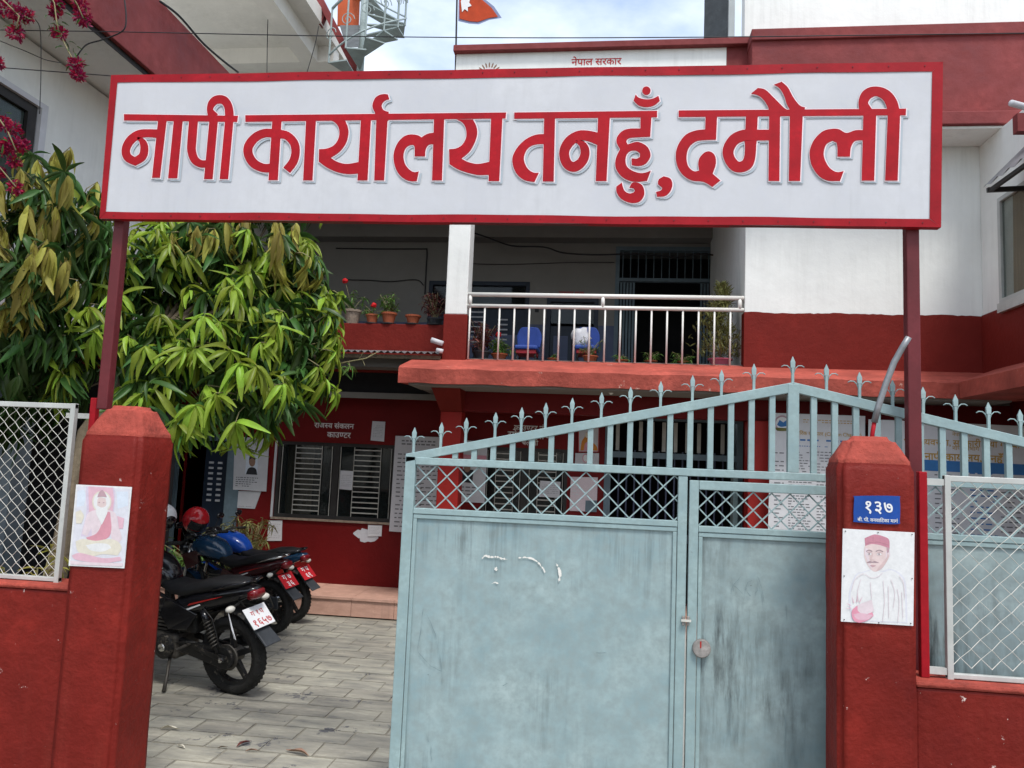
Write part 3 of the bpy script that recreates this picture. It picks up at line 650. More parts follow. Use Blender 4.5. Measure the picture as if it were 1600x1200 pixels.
# ================================================================ STREET FRONT: pillars, walls, fences, sign, gate
YP = 4.0
def pillar(name, label, x0, x1, y0, y1, ztop, zsh, inset):
    t = thing(name, label, 'pillar', ((x0+x1)/2, (y0+y1)/2, -.3))
    bm = bmesh.new()
    o = MB().box(x0, x1, y0, y1, -.3, zsh); 
    def dense(mb, cuts, amp, seed):
        b_ = bmesh.new(); me = bpy.data.meshes.new('x'); me.from_pydata(mb.v, [], mb.f); b_.from_mesh(me); bpy.data.meshes.remove(me)
        bmesh.ops.recalc_face_normals(b_, faces=b_.faces)
        bmesh.ops.bevel(b_, geom=[e for e in b_.edges], offset=.026, segments=3, affect='EDGES')
        bmesh.ops.subdivide_edges(b_, edges=[e for e in b_.edges if e.calc_length() > .08], cuts=cuts, use_grid_fill=True)
        rnd = random.Random(seed); b_.normal_update()
        from mathutils import noise as nz_
        for v in b_.verts: v.co += v.normal*amp*(nz_.noise(v.co*9)+.6*nz_.noise(v.co*25))
        vs_ = [v.co.copy() for v in b_.verts]; b_.verts.index_update(); fs_ = [tuple(v.index for v in f.verts) for f in b_.faces]; b_.free()
        m = MB(); m.v = [tuple(v) for v in vs_]; m.f = fs_; return m
    bm.free()
    i = inset; b4 = lambda q, z: [(x0+q,y0+q,z),(x1-q,y0+q,z),(x1-q,y1-q,z),(x0+q,y1-q,z)]
    o = MB(); o.v = [*b4(0,-.3), *b4(0,zsh), *b4(i,ztop)]
    o.f = [(3,2,1,0),(8,9,10,11)]+[(k+4*j,(k+1)%4+4*j,(k+1)%4+4*j+4,k+4*j+4) for j in (0,1) for k in range(4)]
    sh = dense(o, 16, .0035, 1).build('shaft', M['pillar'], t, smooth=True)
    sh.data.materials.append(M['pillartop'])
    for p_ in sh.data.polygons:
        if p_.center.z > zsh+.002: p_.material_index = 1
    return t
lx0, lx1 = XX(113,800,YP), XX(209,800,YP); lyb = PX(265,800,lx1).y
pillar('gate_pillar', 'stout red plastered pillar at the open left side of the gateway', lx0, lx1, YP, lyb, ZZ(185,634,YP+.12), ZZ(170,682,YP), .085)
rx0, rx1 = XX(1310,850,YP), XX(1433,850,YP); ryb = PX(1288,850,rx0).y
pillar('gate_pillar', 'red plastered pillar with the blue number plate right of the gate', rx0, rx1, YP, ryb, ZZ(1365,682,YP+.08), ZZ(1400,728,YP), .075)
# low walls
yl = YP+.05
zwl = ZZ(50,912,yl); zwr = ZZ(1520,1070,yl)
o = MB().box(-6.5, lx0-.001, yl, yl+.22, -.3, zwl-.03).build('boundary_wall', M['pillar'], None, bevel=.015); tag(o, 'low red plastered wall under the left wire fence', 'wall')
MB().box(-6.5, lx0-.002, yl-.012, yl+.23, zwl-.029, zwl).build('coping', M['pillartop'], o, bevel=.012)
o = MB().box(rx1+.001, 5.5, yl, yl+.22, -.3, zwr-.03).build('boundary_wall', M['pillar'], None, bevel=.015); tag(o, 'low red plastered wall under the right wire fence', 'wall')
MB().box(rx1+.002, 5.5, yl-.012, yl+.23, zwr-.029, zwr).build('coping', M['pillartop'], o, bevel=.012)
# chain-link fences
def fence(label, x0, x1, z0, z1, Y, pw, ph, end_left):
    t = thing('chain_link_fence', label, 'fence', ((x0+x1)/2, Y, z0), 'wire fences beside the gateway')
    w = .030
    for a, b, c, d in ((x0, x1, z1-w, z1), (x0, x1, z0, z0+w*.8)):
        MB().box(a, b, Y-.015, Y+.015, c, d).build('rail', M['alu'], t, bevel=.003)
    MB().box(*((x0, x0+w) if end_left else (x1-w, x1)), Y-.016, Y+.016, z0-.02, z1+.001).build('post', M['alu'], t, bevel=.003)
    k = 0; x = x0+w*.6
    rnd = random.Random(4)
    while x < x1-w*.4:
        pts = []; z = z1-w*.5; s_ = k % 2; j = 0
        while z > z0+w*.3:
            xx = x+(pw/2 if (j+s_) % 2 else 0)
            pts.append((min(xx, x1-w*.3)+rnd.uniform(-.0015,.0015), Y-.008+(.004 if (j % 2) else -.004), z)); z -= ph/2; j += 1
        MB().tube(pts, .0021, 5).build('wire', M['galv'], t)
        x += pw/2; k += 1
    return t
yfn = YP+.14
fx1 = XX(107,770,yfn)
fence('galvanised wire mesh fence in a grey frame left of the gateway opening', XX(-110,700,yfn), fx1, zwl+.004, ZZ(60,629,yfn), yfn, .070, .070, False)
fx0 = XX(1476,880,yfn)
fence('galvanised wire mesh fence in a grey frame right of the blue number plate', fx0, XX(1720,880,yfn), zwr+.004, ZZ(1530,745,yfn), yfn, .094, .092, True)
def bracket_pipe(label, x, y, z0, z1, bx, bz):
    t = thing('guide_post', label, 'post', (x, y, z0))
    MB().box(x-.02, x+.02, y-.02, y+.02, z0, z1).build('tube', M['signedge'], t, bevel=.004)
    for z in bz: MB().box(min(x, bx)+.02, max(x, bx)-.002, y-.012, y+.012, z-.016, z+.016).build('bracket', M['alu'], t)
gx = XX(1442,900,yfn)
bracket_pipe('thin crimson square tube between right pillar and fence', gx, yfn, zwr, ZZ(1442,737,yfn), fx0, (ZZ(1460,753,yfn), zwr+.035))
gx2 = XX(149,628,yfn+.28)
bracket_pipe('short crimson tube behind the left pillar', gx2, yfn+.28, zwl-.2, ZZ(149,622,yfn+.28), gx2-.2, (ZZ(130,650,yfn+.28),))
# ---------------------------------------------------------------- the big sign
YS = 4.25
sg = thing('office_sign', 'wide white signboard with large red lettering on two posts over the gateway', 'signboard', (.0, YS+.05, 2.2))
c_tl, c_tr, c_br, c_bl = P(174,118,YS), P(1473,97,YS), P(1470,355,YS), P(156,342,YS)
def edge(a, b, n=40, amp=.004, seed=0):
    r_ = random.Random(seed); ph = r_.uniform(0, 9)
    return [a.lerp(b, i/n)+Vector((0, 0, amp*math.sin(i*.55+ph)+amp*.5*math.sin(i*1.3+ph))) for i in range(n+1)]
# sheet with slight buckling
nx, nz_ = 90, 18
mb = MB()
for j in range(nz_+1):
    for i in range(nx+1):
        u, v = i/nx, j/nz_; p = c_bl.lerp(c_br, u).lerp(c_tl.lerp(c_tr, u), v)
        mb.v.append((p.x, YS+.0016*math.sin(u*23)*math.sin(v*5+u*9), p.z))
for j in range(nz_):
    for i in range(nx): a = j*(nx+1)+i; mb.f.append((a, a+1, a+nx+2, a+nx+1))
mb.build('board', M['signwhite'], sg, smooth=True, recalc=False)
zt0, zt1 = c_tl.z, c_tr.z
MB().hexa([(c_bl.x,YS+.006,c_bl.z),(c_br.x,YS+.006,c_br.z),(c_br.x,YS+.04,c_br.z),(c_bl.x,YS+.04,c_bl.z)], [(c_tl.x,YS+.006,c_tl.z),(c_tr.x,YS+.006,c_tr.z),(c_tr.x,YS+.04,c_tr.z),(c_tl.x,YS+.04,c_tl.z)]).build('backing_frame', M['post'], sg)
# painted border bands, a little uneven on the inner side
def band(outer_a, outer_b, inner_a, inner_b, seed):
    o1 = edge(outer_a, outer_b, 40, .0012, seed); i1 = edge(inner_a, inner_b, 40, .0022, seed+5); mb = MB(); n = len(o1)
    for p in o1: mb.v.append((p.x, YS-.004, p.z))
    for p in i1: mb.v.append((p.x, YS-.004, p.z))
    for p in o1: mb.v.append((p.x, YS+.045, p.z))
    for i in range(n-1): mb.f += [(i, i+1, n+i+1, n+i), (i, 2*n+i, 2*n+i+1, i+1)]
    return mb.build('border_strip', M['signedge'], sg, recalc=False)
i_tl, i_tr, i_br, i_bl = P(184,130,YS), P(1456,112,YS), P(1452,342,YS), P(166,331,YS)
band(c_tl, c_tr, i_tl, i_tr, 1); band(c_bl, c_br, i_bl, i_br, 2); band(c_tl, c_bl, i_tl, i_bl, 3); band(c_tr, c_br, i_tr, i_br, 4)
for xx, zlow, zhi in ((XX(178,480,YS+.09), ZZ(165,640,YS+.09), c_tl.z-.04), (XX(1427,500,YS+.055), -.2, c_tr.z-.05)):
    yy = YS+.045 if xx > 0 else YS+.06
    MB().box(xx-.034, xx+.034, yy, yy+.06, zlow, zhi).build('post', M['post'], sg, bevel=.006)
for k in range(26):
    u = (k+.5)/26
    for a, b, e in ((c_tl, c_tr, -.022), (c_bl, c_br, .022)):
        p = a.lerp(b, u); MB().lathe([(.0035, 0), (.0035, .0025)], (p.x, YS-.0075, p.z+e), 7, 'y').build('rivet', M['post'], sg)
# lettering traced from the board: (origin, scale) of the enlargements
def cr(pts, closed, sharp=50):
    """smooth a point list through its gentle bends, keep its sharp corners"""
    n = len(pts); out = []
    V2 = [Vector(p[:2]) for p in pts]
    def is_sharp(i):
        if not closed and i in (0, n-1): return True
        a = V2[i]-V2[i-1]; b = V2[(i+1) % n]-V2[i]
        return a.length < 1e-6 or b.length < 1e-6 or math.degrees(a.angle(b)) > sharp
    sh = [is_sharp(i) for i in range(n)]
    for i in range(n if closed else n-1):
        j = (i+1) % n; p1, p2 = Vector(pts[i]), Vector(pts[j])
        p0 = p1*2-p2 if sh[i] else Vector(pts[i-1]); p3 = p2*2-p1 if sh[j] else Vector(pts[(j+1) % n])
        st_ = 4 if not (sh[i] and sh[j]) else 1
        for k in range(st_):
            t = k/st_; out.append(tuple(.5*((2*p1)+(p2-p0)*t+(2*p0-5*p1+4*p2-p3)*t*t+(3*p1-p0-3*p2+p3)*t**3)))
    if not closed: out.append(tuple(pts[-1]))
    return out
def stroke(path, grow=0):
    q = cr(path, False); L_, R2 = [], []
    for i, p in enumerate(q):
        a = Vector(q[max(i-1, 0)][:2]); b = Vector(q[min(i+1, len(q)-1)][:2]); d = (b-a).normalized(); nrm = Vector((-d.y, d.x)); c = Vector(p[:2])
        if grow and i == 0: c = c-d*grow
        if grow and i == len(q)-1: c = c+d*grow
        w = p[2]/2+grow; L_.append(c+nrm*w); R2.append(c-nrm*w)
    return ('s', L_, R2)
def grow_poly(pts, g):
    if not g: return pts
    V2 = [Vector(p[:2]) for p in pts]; n = len(V2)
    ar = sum(V2[i].x*V2[(i+1) % n].y-V2[(i+1) % n].x*V2[i].y for i in range(n)); sg_ = 1 if ar > 0 else -1
    out = []
    for i in range(n):
        a = (V2[i]-V2[i-1]).normalized(); b = (V2[(i+1) % n]-V2[i]).normalized()
        n1 = Vector((a.y, -a.x))*sg_; n2 = Vector((b.y, -b.x))*sg_; m_ = n1+n2
        if m_.length < .3: out.append(V2[i]+n1*g); continue
        m_.normalize(); out.append(V2[i]+m_*g/max(.6, m_.dot(n1)))
    return out
C1, C2, C3, C4 = (160,90,1569/340), (480,90,1569/340), (790,90,1569/340), (1030,90,1600/450)
ya1 = [(275,455),(294,505),(297,555),(278,620),(232,680),(170,722),(215,750),(285,766),(372,752),(372,835),(300,840),(225,828),(150,797),(83,750),(85,660),(140,655),(190,633),(222,590),(232,540),(224,498),(200,468),(165,450)]
ya2 = [(1195,445),(1220,495),(1226,550),(1208,612),(1170,678),(1112,728),(1160,752),(1230,766),(1318,750),(1312,845),(1230,846),(1150,828),(1080,802),(1025,767),(1023,660),(1070,655),(1112,633),(1140,592),(1148,548),(1140,500),(1115,465),(1075,445)]
GL = [
 (C1, 'h', [('p', [(155,407),(978,419),(972,464),(155,453)])]),
 (C1, 'na', [('s', [(400,548,62),(330,545,58),(265,552,62),(205,592,64),(170,655,62),(180,715,62),(235,750,58),(290,710,60),(302,650,58),(288,605,46),(252,576,10)]), ('p', [(402,445),(464,445),(415,866),(357,866)]), ('p', [(515,445),(580,445),(540,870),(473,870)])]),
 (C1, 'pi', [('s', [(657,450,65),(645,600,65),(643,670,63),(665,735,60),(710,765,55),(765,765,52)]), ('p', [(772,440),(834,440),(795,876),(732,876)]), ('p', [(885,440),(946,440),(907,876),(845,876)]), ('s', [(800,428,78),(776,378,46),(786,335,54),(812,308,60),(846,300,62),(880,310,62),(905,345,60),(914,390,62),(915,440,62)])]),
 (None, 'h', [('p', [(383.2,179.9),(790.9,175.6),(790.0,184.9),(383.2,190.3)])]),
 (C1, 'ka', [('p', [(1225,450),(1292,450),(1265,883),(1197,883)]), ('s', [(1230,545,62),(1165,545,62),(1100,577,64),(1053,640,66),(1055,705,66),(1095,765,66),(1160,795,62),(1218,795,62)]), ('s', [(1275,550,62),(1330,562,60),(1380,612,62),(1393,680,62),(1375,750,62),(1328,812,62)]), ('p', [(1468,450),(1540,450),(1515,885),(1447,885)])]),
 (C2, 'rya', [('p', ya1), ('p', [(387,445),(460,445),(435,885),(362,885)]), ('p', [(498,440),(580,440),(555,885),(483,885)]), ('p', [(490,402),(472,362),(472,330),(490,290),(520,269),(555,262),(582,265),(592,300),(565,308),(545,325),(537,348),(548,375),(570,386),(588,390),(585,455),(498,455)])]),
 (C2, 'la', [('p', [(922,540),(880,545),(848,558),(825,575),(800,560),(750,553),(700,566),(655,610),(628,670),(622,725),(635,790),(665,845),(710,880),(755,892),(790,890),(805,820),(770,825),(735,805),(705,765),(694,710),(705,662),(730,636),(762,628),(774,645),(775,712),(850,712),(853,670),(865,640),(885,626),(922,624)]), ('p', [(914,440),(988,440),(972,885),(900,885)])]),
 (C2, 'ya', [('p', ya2), ('p', [(1326,430),(1408,430),(1385,890),(1307,890)])]),
 (C3, 'h', [('p', [(62,395),(1093,383),(1092,430),(62,441)])]),
 (C3, 'ta', [('p', [(285,550),(220,555),(150,585),(90,640),(55,700),(48,745),(60,800),(90,850),(140,885),(208,897),(240,830),(200,828),(160,800),(135,750),(135,705),(160,655),(210,628),(285,622)]), ('p', [(278,430),(357,430),(347,893),(268,893)])]),
 (C3, 'na', [('s', [(675,588,88),(600,565,76),(530,562,72),(465,600,75),(425,665,72),(428,730,72),(455,775,72),(500,786,72),(550,750,68),(573,690,66),(558,632,56),(505,600,10)]), ('p', [(667,425),(752,425),(728,890),(650,890)])]),
 (C3, 'ha', [('p', [(972,425),(972,510),(890,512),(840,530),(805,570),(800,612),(825,660),(800,710),(790,760),(800,810),(840,860),(900,890),(960,895),(1020,888),(1047,815),(990,832),(930,822),(880,790),(865,750),(872,702),(900,674),(940,672),(968,690),(968,715),(945,728),(908,725),(910,775),(960,782),(1010,765),(1042,720),(1042,680),(1020,640),(980,615),(940,607),(880,625),(870,605),(882,585),(920,577),(1043,570),(1052,425)]),
   ('p', [(838,900),(798,930),(800,970),(830,1015),(880,1042),(930,1048),(970,1035),(998,995),(998,950),(980,915),(940,898),(910,905),(892,938),(920,942),(932,958),(920,973),(890,978),(860,962),(845,930)]),
   ('p', [(938,265),(922,310),(960,345),(1015,357),(1070,345),(1112,312),(1102,275),(1060,295),(1010,300),(960,288)]), ('p', [(1015+30*math.cos(i*.5236), 238+31*math.sin(i*.5236)) for i in range(12)])]),
 (C3, 'comma', [('p', [(1140,855),(1104,878),(1098,912),(1130,940),(1118,958),(1085,967),(1092,1003),(1150,998),(1190,960),(1203,910),(1186,870)])]),
 (C4, 'h', [('p', [(108,293),(1372,283),(1370,320),(108,330)])]),
 (C4, 'da', [('p', [(258,320),(255,398),(200,405),(145,430),(105,485),(92,540),(100,600),(130,650),(180,682),(245,690),(295,718),(340,682),(297,645),(315,590),(310,545),(285,522),(255,525),(225,555),(217,590),(222,628),(190,630),(160,600),(152,550),(165,500),(200,468),(240,459),(316,456),(322,320)])]),
 (C4, 'mau', [('p', [(482,320),(548,320),(541,480),(475,480)]), ('p', [(535,400),(618,400),(618,460),(533,460)]), ('s', [(545,430,62),(470,432,64),(415,457,62),(384,510,62),(390,560,60),(420,600,62),(455,607,60),(490,588,64),(505,540,62),(508,460,64)]), ('p', [(611,315),(672,315),(668,685),(607,685)]), ('p', [(726,315),(798,315),(783,685),(720,685)]),
   ('p', [(510,200),(548,168),(590,178),(640,225),(690,275),(712,290),(690,302),(610,302),(605,275),(582,237),(550,210)]), ('p', [(637,150),(680,133),(715,165),(745,220),(780,264),(812,277),(800,302),(735,302),(710,262),(695,215),(670,172)])]),
 (C4, 'li', [('p', [(1140,402),(1090,403),(1040,418),(1000,398),(960,395),(910,408),(865,450),(840,500),(836,545),(848,600),(885,655),(935,683),(1005,685),(1025,630),(985,635),(945,610),(918,560),(915,520),(930,480),(962,462),(985,472),(990,500),(990,550),(1060,550),(1065,500),(1080,470),(1100,460),(1140,460)]), ('p', [(1134,312),(1206,312),(1195,683),(1125,683)]), ('p', [(1270,312),(1339,312),(1325,683),(1255,683)]), ('s', [(1150,300,70),(1134,255,54),(1146,215,58),(1172,194,58),(1205,187,54),(1240,196,58),(1270,218,62),(1292,255,66),(1303,302,68)])]),
]
for gi, (fr_, nm, items) in enumerate(GL):
    ox, oy, k = fr_ if fr_ else (0, 0, 1.)
    def layer(grow, dx, dy, yoff):
        mb = MB()
        for i, it in enumerate(items):
            yy = YS-.0035-yoff-(gi*10+i)*.000006
            T = lambda q: P(ox+q[0]/k+dx, oy+q[1]/k+dy, yy)
            if it[0] == 'p': mb.poly([T(q) for q in grow_poly(cr(it[1], True), grow*k)])
            else:
                _, a, b = stroke(it[1], grow*k); n = len(a); v0 = len(mb.v)
                mb.v += [tuple(T(q)) for q in a]+[tuple(T(q)) for q in b]; mb.f += [(v0+i_, v0+i_+1, v0+n+i_+1, v0+n+i_) for i_ in range(n-1)]
        return mb
    lt = layer(0, 0, 0, .0048).build('headline' if nm == 'h' else 'letter', M['signred'], sg, recalc=False)
    layer(1.3, .4, .5, .0026).build('letter_edge', M['outline'], lt, recalc=False)
    layer(.6, 4.4, 3.4, .0006).build('letter_drop_shadow', M['lshadow'], lt, recalc=False)
# ---------------------------------------------------------------- sliding gate
YG = 4.42
gt = thing('sliding_gate', 'pale blue sheet metal gate with peaked top, spear finials and wire lattice', 'gate', (XX(1240,900,YG), YG, 0))
gx0 = XX(631,760,YG); gxc = XX(1240,660,YG); gx1 = 2*gxc-gx0
GB = M['gatebar']; s = .062; T_ = .045
zmt, zmb = ZZ(960,727,YG), ZZ(960,739,YG)       # mid rail
zpk = ZZ(1240,597,YG); zsl = ZZ(634,709,YG)
zlr = ZZ(850,803,YG)-.034; zlr2 = zlr-.055
zbot = .07
MB().box(gx0, gx0+s, YG, YG+T_, zbot, zmt+.005).build('stile', GB, gt, bevel=.004)
MB().box(gx1-s, gx1, YG, YG+T_, zbot, zmt+.005).build('stile', GB, gt, bevel=.004)
MB().box(gx0+s+.001, gx1-s-.001, YG-.004, YG+T_+.002, zmb, zmt).build('mid_rail', GB, gt, bevel=.004)
for sx in (-1, 1):
    e = gx0 if sx < 0 else gx1
    MB().prism([(e, YG, zsl), (gxc, YG, zpk), (gxc, YG, zpk-.056), (e, YG, zsl-.05)], (0, T_, 0)).build('sloping_rail', GB, gt, bevel=.003)
def ztop(x): return zpk-(zpk-zsl)*abs(x-gxc)/(gxc-gx0)
pitch_ = (XX(1205,660,YG)-XX(921,660,YG))/9
k = 1
MB().box(gxc-.03, gxc+.03, YG-.002, YG+.04, zmt+.001, zpk-.01).build('centre_bar', GB, gt, bevel=.003)
while gxc-k*pitch_ > gx0+.22:
    for sx in (-1, 1):
        x = gxc+sx*k*pitch_; MB().box(x-.016, x+.016, YG+.008, YG+.036, zmt+.001, ztop(x)-.03).build('upright_bar', GB, gt, bevel=.002)
    k += 1
# finials
def finial(x):
    z = ztop(x)-.002; y = YG+.022
    f = MB().box(x-.007, x+.007, y-.007, y+.007, z, z+.085).hexa([(x-.011,y-.008,z+.085),(x+.011,y-.008,z+.085),(x+.011,y+.008,z+.085),(x-.011,y+.008,z+.085)], [(x-.013,y-.006,z+.118),(x+.013,y-.006,z+.118),(x+.013,y+.006,z+.118),(x-.013,y+.006,z+.118)])
    f.hexa([(x-.013,y-.006,z+.118),(x+.013,y-.006,z+.118),(x+.013,y+.006,z+.118),(x-.013,y+.006,z+.118)], [(x-.001,y-.001,z+.150),(x+.001,y-.001,z+.150),(x+.001,y+.001,z+.150),(x-.001,y+.001,z+.150)])
    o = f.build('finial', GB, gt)
    for sx in (-1, 1):
        MB().tube([(x+sx*.006, y, z+.055), (x+sx*.014, y, z+.082), (x+sx*.030, y, z+.097), (x+sx*.048, y, z+.098), (x+sx*.062, y, z+.090)], .0031, 6).build('curl', GB, o, smooth=True)
fpt = [645.6,688,727,773,814,852,893.5,939.6,985,1032.5,1082.5,1128,1179,1240,1293,1345,1397,1445,1496,1548,1598]
for i, q in enumerate(fpt):
    zz_ = 640
    x = XX(q, 690-(q-640)*.16 if q < 1240 else 597+(q-1240)*.25, YG); finial(x)
x = XX(1598,690,YG)+.185
while x < gx1-.05: finial(x); x += .185
# leaves: left fixed panel, wicket door, right fixed panel
dl_, dr_ = XX(1074,900,YG), 2*gxc-XX(1074,900,YG)
def lattice(x0, x1, z0, z1, parent):
    ht = z1-z0; p = ht/2.0
    n = int((x1-x0)/p)+3
    rnd = random.Random(1)
    def clip(xa, za, xb, zb):
        (xa, za), (xb, zb) = sorted(((xa, za), (xb, zb)))
        if xb <= x0 or xa >= x1: return None
        f = lambda x: za+(zb-za)*(x-xa)/(xb-xa)
        if xa < x0: za, xa = f(x0), x0
        if xb > x1: zb, xb = f(x1), x1
        return (xa, za, xb, zb) if xb-xa > .01 else None
    for i in range(-3, n):
        for sx, yy in ((1, YG+.014), (-1, YG+.022)):
            xa = x0+i*p+(0 if sx > 0 else 2*p); c = clip(xa, z0, xa+sx*2*p, z1)
            if c: MB().bar((c[0], yy, c[1]), (c[2], yy, c[3]), .007, .007, (0,1,0)).build('lattice_rod', GB, parent)
def sheet(x0, x1, z0, z1, yy, parent, seed):
    mb = MB(); nx_, nz2 = 26, 30; from mathutils import noise as nn
    for j in range(nz2+1):
        for i in range(nx_+1):
            x, z = x0+(x1-x0)*i/nx_, z0+(z1-z0)*j/nz2; e_ = min(1, min(i, nx_-i, j, nz2-j)/3)
            mb.v.append((x, yy+e_*.006*nn.noise(Vector((x*2.2+seed, z*2.2, 0)))+e_*.002*nn.noise(Vector((x*7, z*7, seed))), z))
    for j in range(nz2):
        for i in range(nx_): a = j*(nx_+1)+i; mb.f.append((a, a+1, a+nx_+2, a+nx_+1))
    return mb.build('sheet_panel', M['gate' if seed == 1 else 'gatedirty'], parent, smooth=True, recalc=False)
def leaf_fill(x0, x1, zt, parent, seed):
    """rails, bead frame, lattice and sheet between two stiles, zt = underside of the rail above"""
    MB().box(x0, x1, YG, YG+T_, zlr-.001, zlr+.032).build('lower_rail', GB, parent, bevel=.003)
    lattice(x0, x1, zlr+.033, zt, parent)
    sheet(x0+.002, x1-.002, zbot+.03, zlr-.002, YG+.016, parent, seed)
    b = .022
    for a in ((x0+.002, x1-.002, zlr-.028, zlr-.004), (x0+.002, x1-.002, zbot+.05, zbot+.075)): MB().box(a[0], a[1], YG+.004, YG+.015, a[2], a[3]).build('bead', GB, parent, bevel=.003)
    for a in (x0+.002, x1-.002-b): MB().box(a, a+b, YG+.0035, YG+.0145, zbot+.076, zlr-.029).build('bead', GB, parent, bevel=.003)
    MB().box(x0, x1, YG, YG+T_, zbot, zbot+.048).build('bottom_rail', GB, parent, bevel=.003)
lp = thing; 
MB().box(dl_-.058, dl_-.007, YG, YG+T_, zbot, zmb-.001).build('stile', GB, gt, bevel=.004)
leaf_fill(gx0+s+.001, dl_-.059, zmb-.001, gt, 1)
MB().box(dr_+.007, dr_+.058, YG, YG+T_, zbot, zmb-.001).build('stile', GB, gt, bevel=.004)
leaf_fill(dr_+.059, gx1-s-.001, zmb-.001, gt, 2)
wd = MB().box(dl_+.004, dl_+.055, YG-.003, YG+T_-.004, zbot, zmb-.022).build('wicket_door', GB, gt, bevel=.004)
MB().box(dr_-.055, dr_-.004, YG-.003, YG+T_-.004, zbot, zmb-.022).build('door_stile', GB, wd, bevel=.004)
MB().box(dl_+.056, dr_-.056, YG-.003, YG+T_-.004, zmb-.073, zmb-.022).build('door_top_rail', GB, wd, bevel=.004)
_z = zlr
zlr = zlr-.022
leaf_fill(dl_+.056, dr_-.056, zmb-.074, wd, 3)
zlr = _z
# round lock cover, latch, gap rod, paint flakes, scratches
kc = P(1096,1013,YG-.01)
lk = MB().lathe([(.046,0),(.050,-.004),(.049,-.022),(.044,-.026),(.001,-.027)], (kc.x, YG-.001, kc.z), 24, 'y').build('lock_cover', M['tank'], wd, smooth=False)
MB().box(kc.x-.01, kc.x-.003, YG-.0295, YG-.0275, kc.z+.005, kc.z+.04).build('lock_slot', M['redp'], lk)
lc = P(1071,968,YG)
MB().box(lc.x-.02, lc.x-.006, YG-.02, YG-.003, lc.z-.03, lc.z+.02).build('latch', M['tank'], gt, bevel=.003)
MB().box(lc.x+.006, lc.x+.02, YG-.02, YG-.004, lc.z-.03, lc.z+.02).build('latch', M['tank'], gt, bevel=.003)
MB().box(lc.x-.025, lc.x+.028, YG-.026, YG-.0205, lc.z-.008, lc.z+.004).build('bolt', M['galv'], gt)
MB().tube([(lc.x, YG+.006, lc.z-.02), (lc.x, YG+.006, .1)], .005, 6).build('gap_rod', M['alu'], gt)
def scribble(pts, w, m_, nm, yy=YG-.0):
    yy = yy+.0085; mb = MB(); rj = random.Random(int(pts[0][0])); pts = [(a[0]+(b[0]-a[0])*k/5+rj.gauss(0,.35), a[1]+(b[1]-a[1])*k/5+rj.gauss(0,.35)) for a, b in zip(pts, pts[1:]) for k in range(5)]+[pts[-1]]; q = [P(x, y, yy) for x, y in pts]; ws = [rj.choice((.08,.4,.7,1,1.1)) for _ in q]; ws[0] = ws[-1] = .1
    for i in range(len(q)-1):
        a, b = q[i], q[i+1]; d = (b-a).normalized(); nrm = Vector((-d.z, 0, d.x))*w/2; j = i*.00005
        jit = (.5+.5*abs(math.sin(i*2.7+pts[0][0])))
        mb.poly([a+nrm*ws[i]-Vector((0,j,0)), b+nrm*ws[i+1]-Vector((0,j,0)), b-nrm*ws[i+1]*.8-Vector((0,j,0)), a-nrm*ws[i]*.8-Vector((0,j,0))])
    return stuff(mb.build(nm, m_, gt, recalc=False))
WP = mat('bare_white_primer', (.74,.72,.66), .6, .06)
SC = mat('faint_scratch', (.20,.27,.28), .5, .1)
for pts, w in (([(753,873),(758,868),(766,871),(776,870),(785,873),(793,874)], .015), ([(810,872),(820,871),(832,873),(840,878),(848,887),(851,895)], .012), ([(869,880),(873,888),(875,898),(873,910)], .018), ([(774,887),(776,892)], .02), ([(768,912),(774,910),(779,912)], .012)): scribble(pts, w, WP, 'flaked_paint')
for pts in ([(661,950),(658,985),(652,1018),(672,1040),(690,1049)], [(663,950),(680,990),(690,1040),(691,1070)], [(665,1145),(673,1165),(675,1190)], [(1143,900),(1146,925)], [(1158,900),(1146,914),(1163,930)], [(1178,905),(1168,910),(1165,922),(1172,931),(1183,925),(1184,910)], [(1183,900),(1189,915),(1194,942)], [(1228,935),(1229,970),(1226,985)], [(1226,1105),(1228,1140),(1226,1180)], [(930,1020),(948,1020)], [(785,1072),(796,1066)]): scribble(pts, .004, SC, 'scratch')
# ---------------------------------------------------------------- things on the pillars
def sheet_poly(pts, Y, m_, nm, parent): return MB().poly([P(x, y, Y) for x, y in cr(pts, True, 62)]).build(nm, m_, parent, recalc=False)
def circ(cx, cy, rx, ry, n=14): return [(cx+rx*math.cos(i*2*math.pi/n), cy+ry*math.sin(i*2*math.pi/n)) for i in range(n)]
npl = thing('number_plate_sign', 'small blue enamel house number plate with white numerals on the right pillar', 'sign', P(1369,797,YP-.01))
MB().prism([P(x, y, YP-.010) for x, y in cr([(1338,775),(1400,775),(1406,780),(1406,812),(1400,819),(1340,816),(1334,811),(1335,779)], True, 60)], (0,.004,0)).build('plate', M['numblue'], npl)
text_at('१३७', 1349, 1395, 800, YP-.0115, M['whitep'], npl, 'numerals', .012)
text_at('बी. पी. वनवािटका माग^', 1340, 1403, 814, YP-.0115, M['whitep'], npl, 'lettering', .01)
po = thing('portrait_poster', 'faded white poster of a man in a pink cap on the right pillar', 'poster', P(1372,900,YP-.01))
MB().prism([P(x, y, YP-.009) for x, y in ((1317,826),(1429,832),(1427,978),(1314,971))], (0,.003,0)).build('sheet', M['pp_white'], po)
ly = [YP-.0095]
def pr(pts, m_, nm='print'): ly[0] -= .0001; return sheet_poly(pts, ly[0], M[m_], nm, po)
pr([(1336,899),(1350,893),(1366,889),(1378,892),(1392,889),(1408,897),(1416,915),(1418,974),(1330,970),(1326,930)], 'pp_sky')
pr([(1338,900),(1352,894),(1366,890),(1380,894),(1392,891),(1406,899),(1413,915),(1415,972),(1333,968),(1329,930)], 'pp_white')
